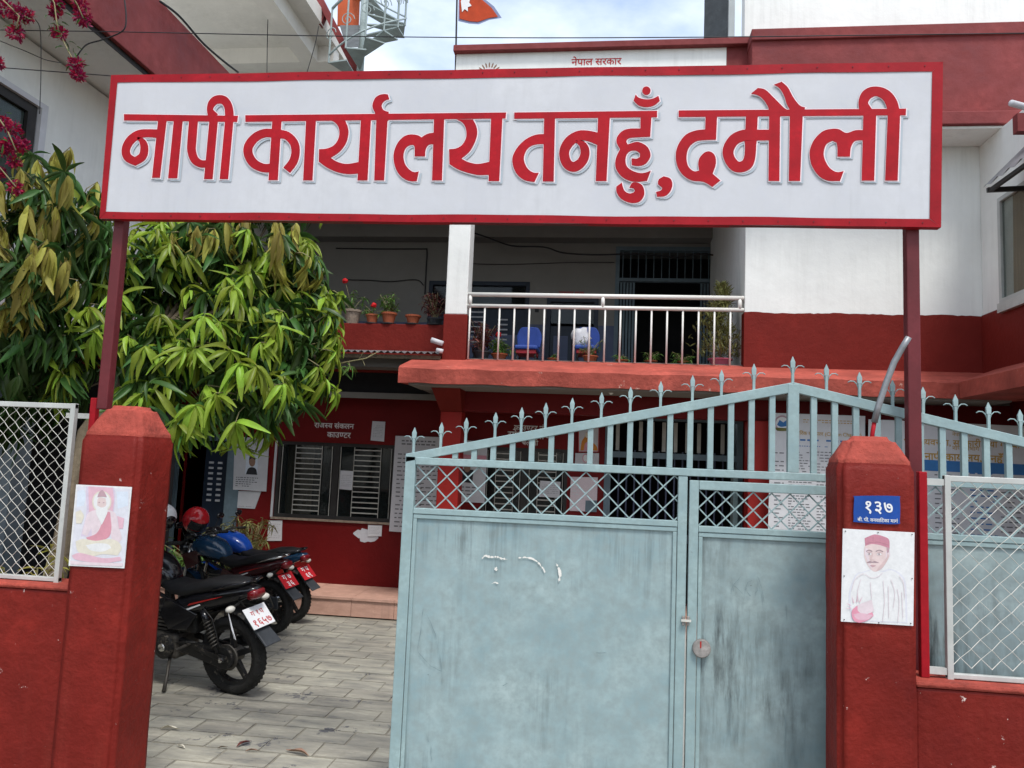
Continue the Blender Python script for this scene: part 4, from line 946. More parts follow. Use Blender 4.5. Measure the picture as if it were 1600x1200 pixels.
pr([(1352,852),(1360,849),(1376,849),(1387,854),(1389,866),(1385,876),(1380,886),(1370,893),(1362,891),(1354,880),(1350,866)], 'pp_skin')
pr([(1384,862),(1389,860),(1391,866),(1388,873),(1384,874)], 'pp_pale')
pr([(1352,853),(1351,841),(1360,837),(1368,835),(1380,838),(1389,843),(1390,857),(1376,852),(1362,850)], 'pp_cap')
pr([(1352,856),(1351,864),(1354,872),(1357,882),(1363,890),(1360,880),(1357,868),(1356,857)], 'pp_pale')
pr([(1378,880),(1385,872),(1387,864),(1389,870),(1384,880),(1377,889),(1368,893)], 'pp_brownish')
pr([(1385,855),(1390,856),(1389,863),(1386,864)], 'pp_hair')
pr([(1354,879),(1359,876.5),(1363,877.5),(1367,876.5),(1374,879.5),(1368,879.5),(1363,879.2),(1358,880)], 'pp_dark')
pr([(1359,883.5),(1363,882.6),(1369,883.6),(1364,886)], 'pp_line')
pr([(1362,864),(1364,866),(1362.5,873),(1367,875),(1361,876),(1359.5,873.5)], 'pp_brownish')
for ex, ey in ((1358.5,865.5),(1374,865.8)):
    pr(circ(ex, ey, 3.6, 1.7, 10), 'pp_white'); pr(circ(ex-.4, ey, 1.5, 1.6, 8), 'pp_dark')
def line(q, w, m_):
    ly[0] -= .0001; _, a_, b_ = stroke([(*p, w) for p in q]); mb = MB(); n = len(a_)
    mb.v = [tuple(P(p[0], p[1], ly[0])) for p in a_]+[tuple(P(p[0], p[1], ly[0])) for p in b_]; mb.f = [(i, i+1, n+i+1, n+i) for i in range(n-1)]
    stuff(mb.build('line', M[m_], po, recalc=False))
for q in ([(1353.5,861.5),(1358,859.5),(1363,861.5)], [(1368.5,861.5),(1374,859.5),(1380,862)]): line(q, 1.3, 'pp_dark')
for q in ([(1355,863.6),(1358.5,863),(1362,864.5)], [(1370.5,864.3),(1374,863),(1378,864.6)]): line(q, .7, 'pp_line')
for q, w in (([(1353,848),(1362,846),(1374,846),(1388,850)], .8), ([(1366,838),(1366,848)], .7), ([(1376,839),(1377,848)], .7)): line(q, w, 'pp_red')
for q in ([(1380,907),(1382,940),(1379,972)], [(1402,920),(1405,940),(1403,972)], [(1352,897),(1362,903),(1372,901),(1379,895)], [(1392,905),(1398,925),(1396,950)], [(1345,905),(1340,925),(1342,940)], [(1360,910),(1362,935)], [(1388,915),(1389,965)], [(1409,925),(1411,965)], [(1350,896),(1344,899),(1336,906),(1331,922)], [(1405,899),(1412,912),(1414,935)]): line(q, .8, 'pp_pale')
pr([(1331,955),(1338,947),(1350,950),(1362,956),(1365,962),(1356,969),(1343,973),(1333,968)], 'pp_hot')
pr([(1340,945),(1362,937),(1366,955),(1352,960),(1341,955)], 'pp_pale')
pr([(1333,960),(1345,958),(1364,961),(1356,968),(1340,968)], 'pp_pink')
for q in ([(1334,942),(1331,930)], [(1339,941),(1340,926)], [(1343,941),(1348,931)], [(1329,946),(1322,942)], [(1330,950),(1321,951)]):
    ly[0] -= .0001; a, b = P(*q[0], ly[0]), P(*q[1], ly[0]); d = (b-a).normalized(); n_ = Vector((-d.z,0,d.x))*.0025
    MB().poly([a+n_, b, a-n_]).build('line', M['pp_pink'], po, recalc=False)
for x, y in ((1321,830),(1372,832),(1425,835),(1319,968),(1373,973),(1423,974),(1319,900),(1425,904)):
    p = P(x, y, YP-.011); MB().lathe([(.0028,0),(.0028,.002)], (p.x, YP-.013, p.z), 8, 'y').build('tack', M['dframe'], po)
ps = thing('figure_poster', 'faded pink poster of a bearded seated figure on the left pillar', 'poster', P(155,822,YP-.01))
MB().prism([P(x, y, YP-.009) for x, y in ((119,757),(206,761),(194,888),(107,884))], (0,.003,0)).build('sheet', M['pp_white'], ps)
ly = [YP-.0095]
def pr(pts, m_, nm='print'): ly[0] -= .0001; return sheet_poly(pts, ly[0], M[m_], nm, ps)
pr([(121,760),(203,764),(197,850),(192,885),(110,881),(114,840)], 'pp_sky')
pr([(135,760),(178,762),(180,775),(178,800),(172,840),(126,838),(135,800),(134,775)], 'pp_lilac')
pr([(138,760),(176,762),(178,780),(176,800),(139,800)], 'pp_pink')
pr([(121,767),(131,765),(134,775),(131,790),(120,792)], 'pp_blue')
pr([(182,768),(200,768),(200,790),(184,795)], 'pp_blue')
pr(circ(159,784,15,17,18), 'pp_yellow'); pr(circ(159,784,13,15,18), 'pp_white')
pr([(137,803),(148,797),(170,797),(181,803),(184,818),(190,840),(184,850),(176,846),(172,828),(168,840),(144,842),(143,825),(136,838),(128,834),(133,815)], 'pp_pale')
pr([(163,799),(172,800),(174,828),(166,842),(142,845),(134,840),(150,834),(158,820)], 'pp_red')
pr([(118,846),(130,842),(150,845),(170,842),(184,846),(190,856),(184,868),(160,866),(140,870),(122,862)], 'pp_yellow')
pr([(134,852),(150,849),(168,850),(174,856),(160,862),(142,860)], 'pp_white')
pr([(112,868),(126,864),(160,872),(188,870),(190,876),(160,880),(120,875)], 'pp_pink')
pr([(110,876),(150,879),(192,880),(191,885),(110,882)], 'pp_pale')
pr([(153,779),(158,777),(165,779),(166,788),(163,796),(155,796),(152,788)], 'pp_skin')
pr([(152,777),(155,769),(160,765),(164,770),(167,777),(159,776)], 'pp_hair')
pr([(152,790),(159,793),(167,790),(168,800),(163,812),(159,820),(154,810),(150,800)], 'pp_white')
pr([(118,800),(126,797),(131,806),(127,818),(119,818)], 'pp_yellow'); pr([(183,806),(194,810),(192,826),(186,826)], 'pp_pink')
for x, y in ((155,785),(162,785.5)): pr(circ(x, y, 1.4, .8, 8), 'pp_hair')
# bent pipe standing behind the right pillar
bp = thing('bent_pipe', 'bent grey plastic conduit sticking up behind the right pillar', 'pipe', P(1362,690,4.3))
MB().tube([P(1361,700,4.28), P(1363,678,4.28), P(1367,655,4.28)], .011, 10).build('red_stub', M['signedge'], bp, smooth=True)
MB().tube([P(1366,660,4.28), P(1372,636,4.27), P(1384,600,4.26), P(1397,566,4.24), P(1410,543,4.23), P(1420,527,4.22)], .0165, 12).build('conduit', M['tin'], bp, smooth=True)
# ================================================================ BALCONY THINGS
yr = YF+.03
br = thing('balcony_railing', 'white steel balcony railing with thin uprights above the canopy', 'railing', (XX(945,555,yr), yr, 3.44))
za, zb1 = ZZ(945,463,yr), ZZ(945,481,yr)
rx_a, rx_b = uc1+.005, xb-.005
MB().tube([(rx_a, yr, za), (rx_b, yr, za)], .030, 12).build('top_rail', M['steel'], br, smooth=True)
MB().tube([(rx_a, yr, zb1), (rx_b, yr, zb1)], .026, 12).build('second_rail', M['steel'], br, smooth=True)
for q in (rx_a+.03, (rx_a+rx_b)/2, rx_b-.05): MB().tube([(q, yr, zb1), (q, yr, za)], .026, 10).build('rail_link', M['steel'], br, smooth=True)
for i in range(18):
    q = rx_a+.035+i*(rx_b-rx_a-.20)/17; MB().tube([(q, yr, 3.43), (q, yr, zb1)], .0125, 8).build('upright', M['steel'], br, smooth=True)
# leaf meshes
def leaf_mb(w=.13, droop=.30, fold=.10, n=7, bend=0., wave=0.):
    mb = MB()
    for i in range(n+1):
        t = i/n; ww_ = w*math.sin(math.pi*min(1, (t*.93+.035)))**.8*(1-.25*t); z = -droop*t*t
        bx_ = bend*t*t; wv = wave*math.sin(t*11)*ww_
        mb.v += [(bx_-ww_, t, z+fold*ww_*1.5+wv), (bx_, t, z), (bx_+ww_, t, z+fold*ww_*1.5-wv)]
    for i in range(n):
        a = 3*i; mb.f += [(a, a+1, a+4, a+3), (a+1, a+2, a+5, a+4)]
    return mb
LV = [leaf_mb(.115, .42, .5, bend=.08, wave=.2), leaf_mb(.125, .70, .4, bend=-.1, wave=.15), leaf_mb(.10, .25, .7, bend=.14), leaf_mb(.13, .5, .6, bend=-.05, wave=.3), leaf_mb(.10, .85, .8, bend=.1), leaf_mb(.11, .15, .35, bend=-.16, wave=.25)]
def orient(p, d, up, L_):
    d = d.normalized(); x = d.cross(up)
    if x.length < .02: x = d.cross(Vector((1, .3, 0)))
    x.normalize(); z = x.cross(d)
    return Matrix(((x.x*L_, d.x*L_, z.x*L_, p.x), (x.y*L_, d.y*L_, z.y*L_, p.y), (x.z*L_, d.z*L_, z.z*L_, p.z), (0, 0, 0, 1)))
def whorl(out, p, axis, n, L_, rnd, spread=.8, down=.35, fw=.45):
    axis = axis.normalized(); a = axis.cross(Vector((.3, .2, 1))).normalized(); b = axis.cross(a); o = rnd.random()*6
    for k in range(n):
        t = o+k*2*math.pi/n*1.0+rnd.uniform(-.3, .3); rd = a*math.cos(t)+b*math.sin(t); ff = fw*rnd.uniform(.4, 1.5)
        d = axis*ff+rd*spread+Vector((0, 0, -down*rnd.uniform(.5, 1.5)))
        out.append((orient(p-axis*rnd.uniform(0, .06), d, axis+Vector((0, 0, .6)), L_*rnd.uniform(.5, 1.18)), rnd.randrange(len(LV))))
def leaves_mesh(lst):
    mb = MB()
    for Mx, k in lst: mb.add([Mx @ Vector(v) for v in LV[k].v], LV[k].f)
    return mb
def pot(name, label, base, r, h, m_, plant, seed, ph=.3, pr_=.16, lm='leafg', nl=9, flower=None, saucer=True, group='potted plants on the balcony', L_=.09):
    rnd = random.Random(seed); b = Vector(base)
    t = thing(name, label, 'potted plant', b, group)
    z0_ = .0
    if saucer: MB().lathe([(r*.9, 0), (r*1.12, .018), (r*1.06, .018)], b, 18).build('saucer', M['flap'], t, smooth=True); z0_ = .012
    MB().lathe([(r*.66, z0_), (r*.95, h*.84), (r*1.08, h*.84), (r*1.1, h), (r*.96, h), (r*.9, h*.9)], b, 20).build('pot', m_, t)
    if plant:
        top = b+Vector((0, 0, h*.92)); lst = []; st_ = MB()
        for k in range(nl):
            e = top+Vector((rnd.gauss(0, pr_*.6), rnd.gauss(0, pr_*.6), ph*rnd.uniform(.35, 1.05)))
            st_.tube([top+Vector((rnd.uniform(-.03,.03), rnd.uniform(-.03,.03), 0)), top.lerp(e, .5)+Vector((0,0,.03)), e], .004, 5)
            for q in (.55, .8, 1.): whorl(lst, top.lerp(e, q), Vector((rnd.gauss(0,.4), rnd.gauss(0,.4), 1)), 5, L_, rnd, .9, .2, .3)
        stuff(st_.build('stems', M['twig'], t)); stuff(leaves_mesh(lst).build('foliage', M[lm], t, smooth=True, recalc=False))
        if flower:
            for fx, fz in flower:
                c = b+Vector((fx, -.03, fz)); fm = MB()
                for k in range(16):
                    d = Vector((rnd.gauss(0,1), rnd.gauss(0,1), rnd.gauss(0,1))).normalized(); fm.ell(c+d*.025, .022, .022, .018, 6, 4)
                stuff(fm.build('flower', M['redflower'], t, smooth=True))
                MB().tube([top, c], .004, 5).build('flower_stalk', M['twig'], t)
    return t
zpp = ZZ(610,506,yp)
def onp(px): return (XX(px,505,yp+.08), yp+.08, zpp)
pot('flower_pot', 'mossy pale clay pot with spiky leaves and a tall red bloom on the parapet', onp(550), .125, .2, M['oldpot'], True, 1, .28, .16, 'leafg', 5, [(-.13,.62)], False)
pot('flower_pot', 'small terracotta pot with low leaves, left of the leafy pot', onp(581), .09, .14, M['terra'], True, 2, .14, .11, nl=8, flower=[(.02,.27)], L_=.07)
pot('flower_pot', 'terracotta pot with a bushy light green plant on the parapet', onp(607), .105, .17, M['terra'], True, 3, .32, .13, nl=14, L_=.08)
pot('flower_pot', 'empty orange pot on the parapet', onp(645), .105, .14, M['terra'], False, 4)
pot('flower_pot', 'dark pot with rusty red bushy plant beside the white column', onp(680), .11, .10, M['flap'], True, 5, .38, .16, 'leafr', 18, L_=.085)
yq_ = YF+.28
def onb(px, dy=0.): return (XX(px,556,yq_+dy), yq_+dy, ZFL)
pot('flower_pot', 'copper red leafy plant behind the railing next to the white column', onb(752), .12, .12, M['flap'], True, 6, .42, .17, 'leafr', 20, L_=.09)
pot('flower_pot', 'green geranium with one red bloom behind the railing', onb(780,.05), .11, .10, M['terra'], True, 7, .26, .15, 'leafg', 14, [(-.02,.36)], L_=.10)
pot('flower_pot', 'tiny green seedling behind the railing between the two blue chairs', onb(864), .07, .05, M['terra'], True, 8, .10, .05, 'leafg', 4, L_=.05)
pot('flower_pot', 'small twiggy grey green shrub in front of the right blue chair', onb(922,.03), .10, .10, M['terra'], True, 9, .26, .16, 'leafg', 13, L_=.05)
pot('flower_pot', 'low round leaved plant behind the railing right of the chairs', onb(972), .08, .05, M['terra'], True, 10, .09, .09, 'leafg', 6, L_=.08)
pot('flower_pot', 'low green plant behind the railing in front of the dark doorway', onb(1017), .08, .05, M['terra'], True, 11, .12, .10, 'leafg', 6, L_=.07)
pot('flower_pot', 'low spreading dark green plant left of the small conifer', onb(1068), .08, .05, M['terra'], True, 12, .10, .12, 'leafg', 6, L_=.08)
tj = pot('potted_conifer', 'tall olive green conifer in a pink pot at the right end of the balcony', onb(1125,.05), .15, .10, M['pinkpot'], False, 13, saucer=False, group=None)
rnd = random.Random(8); lst = []; bse = Vector(onb(1125,.05))
for k in range(1500):
    h = rnd.random(); c = bse+Vector((rnd.gauss(-.02+.05*math.sin(h*9),.13*(1.25-h)), rnd.gauss(0,.12*(1.25-h)), .12+h*.95))
    d = Vector((rnd.gauss(0,.5), rnd.gauss(0,.5), .8)); lst.append((orient(c, d, Vector((rnd.gauss(0,1), rnd.gauss(0,1), .3)), rnd.uniform(.05,.10)), rnd.randrange(4)))
stuff(leaves_mesh(lst).build('foliage', M['conifer'], tj, recalc=False))
MB().tube([bse+Vector((0,0,.05)), bse+Vector((.01,0,1.0))], [.018,.004], 6).build('stem', M['bark'], tj)
# chairs
def chair(label, px, bag):
    yy = YF+.95; x0 = XX(px-19,540,yy); x1 = XX(px+20,540,yy); z1 = ZZ(px,511,yy); zs = ZZ(px,549,yy)
    t = thing('office_chair', label, 'chair', ((x0+x1)/2, yy, ZFL), 'blue chairs on the balcony')
    pts = [(x, yy, z) for x, z in cr([(x0+.02,zs+.06),(x0,z1-.14),(x0+.05,z1-.02),(x0+.12,z1),(x1-.12,z1),(x1-.05,z1-.02),(x1,z1-.14),(x1-.02,zs+.06)], True, 70)]
    MB().prism(pts, (0,.05,.0)).build('backrest', M['bluechair'], t, bevel=.012)
    MB().box(x0+.02, x1-.02, yy-.42, yy+.02, zs-.03, zs+.03).build('seat', M['bluechair'], t, bevel=.02)
    MB().box(x0+.04, x1-.04, yy-.40, yy, zs-.09, zs-.031).build('seat_base', M['redchair'], t, bevel=.01)
    for sx in (x0+.05, x1-.05):
        for sy in (yy-.38, yy+.0): MB().tube([(sx, sy, ZFL), (sx, sy, zs-.09)], .013, 6).build('leg', M['blackm'], t)
        MB().tube([(sx, yy+.055, zs-.06), (sx, yy+.065, zs+.2)], .012, 6).build('back_strut', M['blackm'], t)
    if bag:
        b = Vector((x0+.08, yy-.10, zs+.17)); b_ = MB(); b_.ell(b, .13, .08, .16, 16, 10); from mathutils import noise as nn
        b_.v = [tuple(Vector(v)+(Vector(v)-b)*.5*nn.noise(Vector(v)*14)) for v in b_.v]
        o = b_.build('plastic_bag', M['bag'], None, smooth=True); tag(o, 'crumpled white plastic bag on the right blue balcony chair', 'bag')
chair('blue backed chair behind the geranium on the balcony', 826, False)
chair('blue backed chair with a white bag on the balcony', 917, True)
# cables on the balcony and above
def cable(label, pts, r, name='cable', n=6, group=None):
    q = []
    for i in range(len(pts)-1):
        p0, p1, p2, p3 = pts[max(i-1,0)], pts[i], pts[i+1], pts[min(i+2,len(pts)-1)]
        for k in range(6):
            t = k/6; q.append(.5*((2*p1)+(p2-p0)*t+(2*p0-5*p1+4*p2-p3)*t*t+(3*p1-p0-3*p2+p3)*t**3))
    q.append(pts[-1]); o = MB().tube(q, r, n).build(name, M['cable'], None, smooth=True); tag(o, label, 'cable', group); return o
cable('thick black cable sagging across the balcony ceiling', [P(x, y, YB-.45) for x, y in ((735,362),(765,372),(800,384),(850,386),(880,395),(930,398),(1000,397),(1060,402),(1090,397),(1150,402))], .014)
cable('thin cable pinned along the balcony wall', [P(x, y, YB-.02) for x, y in ((738,412),(800,413),(900,410),(960,410))], .006)
cable('conduit running round the left balcony wall', [P(x, y, YB-.02) for x, y in ((525,388),(600,389),(660,389),(667,391),(666,420),(664,460))], .012)
cable('loose wire drooping over the left balcony wall', [P(x, y, YB-.03) for x, y in ((543,437),(580,438),(610,440),(650,437),(662,446))], .008)
cable('overhead wire crossing the whole view above the sign', [P(x, y, 6.2) for x, y in ((-60,46),(200,50),(500,56),(800,59),(1100,58),(1350,55),(1680,51))], .0042)
cable('overhead wire ending behind the left end of the sign', [P(x, y, 5.6) for x, y in ((-60,101),(60,110),(180,119))], .0042)
cable('wire drooping in front of the left white wall', [P(x, y, 6.4) for x, y in ((-20,56),(40,80),(70,93),(95,98))], .004)
cable('vertical wire down the left white wall', [P(x, y, 6.4) for x, y in ((55,30),(63,48),(64,110),(62,178))], .004)
cable('pale vine like wire hanging before the maroon roof edge', [P(x, y, 5.8) for x, y in ((193,-10),(197,25),(192,48),(160,62),(135,70),(120,88))], .006)
cable('black cable following the maroon roof edge', [PX(x, y, XFs+.06) for x, y in ((250,2),(280,25),(315,65),(345,92),(372,113))], .014)
cable('vertical wire under the cream eaves', [P(x, y, 10.8) for x, y in ((420,-10),(418,50),(417,120))], .006)
cable('slack wire from the roof beam behind the sign', [P(x, y, 10.8) for x, y in ((498,40),(494,62),(488,85),(480,112))], .006)
blb = thing('light_bulb', 'white bulb hanging under the canopy', 'bulb', P(955,604,YC+.35))
p = P(955,603,YC+.35)
MB().lathe([(.018,.10),(.02,.06),(.022,.05)], p-Vector((0,0,.06)), 10).build('holder', M['flap'], blb)
MB().ell(p-Vector((0,0,.06)), .04, .04, .05, 12, 8).build('globe', M['bulb'], blb, smooth=True)
# ================================================================ NOTICES
def notice(name, label, cat, quad, Y, m_='paper', rows=None, prints=(), th=.004, frame=None):
    """quad in photo pixels; rows = list of (x0,x1,y0,y1,n,mat,height)"""
    p = [P(x, y, Y) for x, y in quad]; t = thing(name, label, cat, sum(p, Vector())/4)
    MB().prism(p, (0, th, 0)).build('sheet', M[m_], t)
    for (x0, x1, y0, y1, n, mt, hh, jag) in rows or ():
        a, b = P(x0, y0, Y), P(x1, y1, Y)
        stuff(word_rows(MB(), a.x, b.x, b.z, a.z, Y-.002, n if n < 4 else int(n*1.4), hh*.8, .9, jag, random.Random(int(x0+y0))).build('print', M[mt], t, recalc=False))
    k = 0
    for pts, mt in prints: k += 1; sheet_poly(pts, Y-.003-.0008*k, M[mt], 'printed_shape', t)
    if frame:
        for i in range(4): MB().bar(p[i]+Vector((0,-.004,0)), p[(i+1) % 4]+Vector((0,-.004,0)), .012, .012).build('frame_bar', M[frame], t)
    return t
yn = YW-.012
notice('wall_notice', 'grey framed notice with a small portrait near the left door', 'notice', [(367,682),(421,686),(416,768),(364,765)], yn-.02, 'papergrey', [(369,402,744,762,4,'print',.5,.3),(385,412,702,708,1,'print',.7,.1)],
       [([(385,712),(403,713),(402,742),(383,741)], 'pp_blue'), ([(384,741),(388,732),(394,730),(400,733),(402,742)], 'pp_black'), (circ(394,721,5,8), 'pp_brown'), ([(389,719),(390,713),(395,712),(399,715),(399,719),(394,716)], 'pp_black')])
notice('wall_notice', 'crooked paper hanging below the portrait notice', 'notice', [(369,767),(408,768),(398,795),(364,793)], yn, 'papergrey', [(372,398,790,793,1,'print',.4,.1)])
notice('wall_notice', 'blank white sheet on the red wall below the window corner', 'notice', [(420,813),(441,813),(440,845),(417,845)], yn, 'paper', [(422,438,817,842,6,'print',.12,.3)])
notice('wall_notice', 'small white slip under the right end of the window', 'notice', [(575,820),(597,821),(596,838),(575,838)], yn-.004, 'paper', [(577,594,823,835,4,'print',.12,.3)])
notice('wall_notice', 'white sheet above the window right of the lettering', 'notice', [(582,658),(602,659),(600,690),(579,688)], yn, 'papergrey', [(584,598,664,684,6,'print',.2,.2)])
notice('wall_notice', 'white sheet stuck on the left window pane', 'notice', [(532,735),(552,736),(550,766),(530,764)], YW+.02, 'papergrey', [(534,549,741,761,5,'print',.2,.2)])
notice('wall_chart', 'large white price chart with table rows beside the red column', 'notice', [(618,681),(690,683),(686,836),(608,830)], yn-.03, 'papergrey',
       [(628,680,686,698,2,'print',.55,.1),(622,632,706,826,13,'print',.35,.2),(636,656,706,826,13,'print',.35,.2),(660,682,706,826,13,'print',.35,.3)])
t = notice('wall_notice', 'white poster with portrait and red heading right of the red column', 'notice', [(721,688),(762,690),(757,786),(717,784)], yn-.02, 'papergrey', [(722,756,692,700,2,'print',.5,.2),(721,745,758,776,3,'print',.45,.3)],
       [([(722,710),(760,712),(760,718),(722,716)], 'pp_red'), ([(722,733),(740,734),(738,755),(721,753)], 'pp_black'), (circ(730,731,5,7), 'pp_brown')])
notice('deity_picture', 'framed orange religious picture beside the dark doorway', 'picture', [(904,668),(936,668),(935,706),(904,706)], yn-.02, 'papergrey', None,
       [([(907,704),(909,690),(914,682),(916,675),(920,682),(925,690),(932,697),(934,704)], 'pp_orange'), ([(912,704),(914,693),(919,690),(922,698),(921,704)], 'pp_red'), (circ(917,680,3,4,8), 'pp_yellow')], frame='redp')
notice('wall_notice', 'white notice with a round red stamp under the religious picture', 'notice', [(899,708),(936,708),(935,735),(898,735)], yn-.02, 'papergrey', [(902,932,726,732,1,'redtext',.6,.1)],
       [(circ(915,716,5,7), 'pp_red'), (circ(915,716,3.6,5.4), 'pp_white')])
notice('wall_notice', 'pale glass fronted notice low beside the dark doorway', 'notice', [(892,745),(934,746),(932,800),(890,798)], yn-.02, 'pp_pale', [(895,905,750,775,4,'paper',.5,.1)], [([(915,782),(933,782),(932,800),(914,800)], 'greydoor')])
notice('wall_notice', 'white sheet stuck on the right counter window', 'notice', [(844,751),(876,753),(874,778),(842,776)], YW+.02, 'papergrey', [(847,872,756,773,4,'print',.2,.2)])
yb_ = YF-.25
t = notice('charter_board', 'tall white charter board with round emblem, partly behind the gate peak', 'notice board', [(1205,645),(1352,650),(1350,870),(1199,866)], yb_, 'paper',
       [(1255,1340,654,664,2,'printgold',.4,.2),(1250,1345,684,694,1,'printblue',.5,.1),(1222,1345,694,702,1,'printblue',.4,.1),(1210,1224,704,860,17,'print',.3,.6),(1232,1268,704,860,26,'print',.4,.4),(1276,1312,704,860,24,'print',.35,.5),(1318,1346,704,860,17,'print',.35,.5)],
       [(circ(1222,661,12,12,18), 'pp_hair'), (circ(1222,661,9.5,9.5,18), 'pp_white'), ([(1214,664),(1218,656),(1224,660),(1231,655),(1229,666),(1220,667)], 'printblue'), ([(1211,668),(1233,669),(1230,673),(1215,673)], 'conifer')])
text_at('नागिरक वडापत~र (Citizen Charter)', 1238, 1346, 679, yb_-.005, M['printgold'], t, 'board_heading', .008)
yb2 = YF-.32
t = notice('charter_board', 'wide white office board with gold heading and blue band at the right', 'notice board', [(1357,655),(1650,668),(1650,880),(1355,872)], yb2, 'paper',
       [(1400,1440,738,860,9,'printblue',.3,.4),(1460,1500,738,860,12,'print',.3,.5),(1515,1560,735,860,10,'printblue',.3,.4),(1562,1600,735,860,12,'print',.3,.5),(1604,1640,735,860,10,'print',.3,.5),(1362,1392,745,860,9,'print',.3,.5)],
       [([(1357,714),(1650,728),(1650,745),(1357,731)], 'printblue')])
text_at('नेपाल सरकार', 1488, 1528, 681, yb2-.003, M['printgold'], t, 'board_heading', .01)
text_at('भूिम व~यवस~था, सहकारी तथा गिरबी निवारण', 1412, 1640, 694, yb2-.003, M['printgold'], t, 'board_heading', .012)
text_at('नापी िवभाग', 1488, 1530, 703, yb2-.003, M['printgold'], t, 'board_heading', .01)
text_at('नापी काया^लय, तनहुँ', 1445, 1568, 718, yb2-.003, M['printgold'], t, 'board_heading', .02)
# ================================================================ MOTORCYCLES
def motorcycle(label, contact, a_deg, body, panel, plate_m, plate_txt, plate_ink, lean=-7, guard=False, group='motorcycles parked in the courtyard'):
    t = bpy.data.objects.new('motorcycle', None); COL.objects.link(t); tag(t, label, 'motorcycle', group); t.empty_display_size = .1
    t.location = contact; t.rotation_euler = (rad(lean), 0, math.pi-rad(a_deg))
    B = lambda mb, n, m_, par=None, **k: mb.build(n, M[m_], par or t, local=True, **k)
    for wx in (0., 1.31):
        tp_ = [(.235,-.040),(.262,-.054),(.290,-.050),(.305,-.028),(.310,0),(.305,.028),(.290,.050),(.262,.054),(.235,.040)]
        w = B(MB().lathe(tp_, (wx,0,.31), 44, 'y', closed=True), 'tyre', 'tyre', smooth=True)
        kn = MB()
        for k in range(44):
            th = 2*math.pi*k/44
            for sy in (-1, 1):
                c = Vector((wx+.306*math.cos(th+sy*.035), sy*.026, .31+.306*math.sin(th+sy*.035))); e = Vector((-math.sin(th), sy*.55, math.cos(th))).normalized()
                kn.bar(c-e*.016, c+e*.016, .012, .0045, (math.cos(th), 0, math.sin(th)))
        stuff(B(kn, 'tread_blocks', 'tyre', w))
        B(MB().lathe([(.238,-.036),(.238,.036),(.226,.030),(.206,.026),(.206,-.026),(.226,-.030)], (wx,0,.31), 40, 'y', closed=True), 'rim', 'blackm', w, smooth=False)
        for k in range(5):
            th = 2*math.pi*k/5+.3; c = Vector((math.cos(th), 0, math.sin(th))); B(MB().hexa(*[[Vector((wx,0,.31))+c*r+Vector((-c.z,0,c.x))*s_*ww_+Vector((0,y,0)) for s_, y in ((-1,-.018),(1,-.018),(1,.018),(-1,.018))] for r, ww_ in ((.04,.026),(.21,.016))]), 'spoke', 'blackm', w, bevel=.003)
        B(MB().lathe([(.062,-.06),(.065,.06)], (wx,0,.31), 20, 'y'), 'hub', 'grease', w)
    B(MB().lathe([(.105,.066),(.10,.072)], (0,0,.31), 28, 'y'), 'sprocket', 'grease')
    B(MB().lathe([(.12,-.072),(.12,-.068)], (1.31,0,.31), 28, 'y'), 'brake_disc', 'chrome')
    # chain case, swing arm
    cc = [(-.075+.0,.31)]+[(.085*math.cos(a), .31+.085*math.sin(a)) for a in [math.pi*.5+i*math.pi/8 for i in range(9)]]+[(.50,.305),(.53,.345),(.50,.405)]
    B(MB().prism([(x, .075, z) for x, z in cc[1:]], (0,.028,0)), 'chain_case', 'blackm', bevel=.006)
    for sy in (-1, 1):
        B(MB().bar((-.03, sy*.092 if sy < 0 else .118, .312), (.52, sy*.07, .39), .03, .045), 'swing_arm', 'blackm', bevel=.005)
        a, b = Vector((.03, sy*.135, .36)), Vector((.19, sy*.125, .68))
        sh = B(MB().tube([a, b], .014, 10), 'shock_absorber', 'blackm', smooth=True)
        d = (b-a).normalized(); u_ = d.cross(Vector((0,1,0))).normalized(); v_ = d.cross(u_)
        B(MB().tube([a.lerp(b, .12+.62*i/70)+(u_*math.cos(i*.75)+v_*math.sin(i*.75))*.028 for i in range(71)], .0055, 5), 'spring', 'grease', sh, smooth=True)
        B(MB().tube([a.lerp(b,.66), b], .027, 12), 'canister', 'blackp', sh, smooth=True)
    B(MB().lathe([(.022,.118),(.022,.145),(.012,.15)], (0,0,.312), 6, 'y'), 'axle_nut', 'chrome')
    # mudguard over the rear wheel and flap with plate
    mg = MB(); n = 18
    for i in range(n+1):
        th = rad(35+i*115/n); 
        for j in range(7): y = -.075+j*.025; rr = .365-.9*y*y*4; mg.v.append((.0+rr*math.cos(th), y, .335+rr*math.sin(th)))
    for i in range(n):
        for j in range(6): q = i*7+j; mg.f.append((q, q+1, q+8, q+7))
    B(mg, 'mudguard', 'blackm', smooth=True, recalc=False)
    fl_ = MB().hexa([(-.20,-.065,.645),(-.20,.065,.645),(-.175,.065,.63),(-.175,-.065,.63)], [(-.415,-.085,.455),(-.415,.085,.455),(-.40,.085,.445),(-.40,-.085,.445)])
    flp = B(fl_, 'rear_flap', 'flap', bevel=.01)
    pm = Matrix.Translation((-.262,0,.648)) @ Matrix.Rotation(rad(40), 4, 'Y')
    pl = B(MB().box(-.006,.0,-.115,.115,-.092,.092).xf(pm), 'number_plate', plate_m, bevel=.003)
    for row, (tx, zz) in enumerate(zip(plate_txt, (.014, -.074))):
        g = text_mb(tx, .012); w = max(v[0] for v in g.v); k = .19/w if row else .13/w; k = min(k, .095)
        g.v = [(-.0068, (w/2-v[0])*k*1.0, zz+v[1]*k) for v in g.v]
        stuff(B(g.xf(pm), 'plate_lettering', plate_ink, pl, recalc=False))
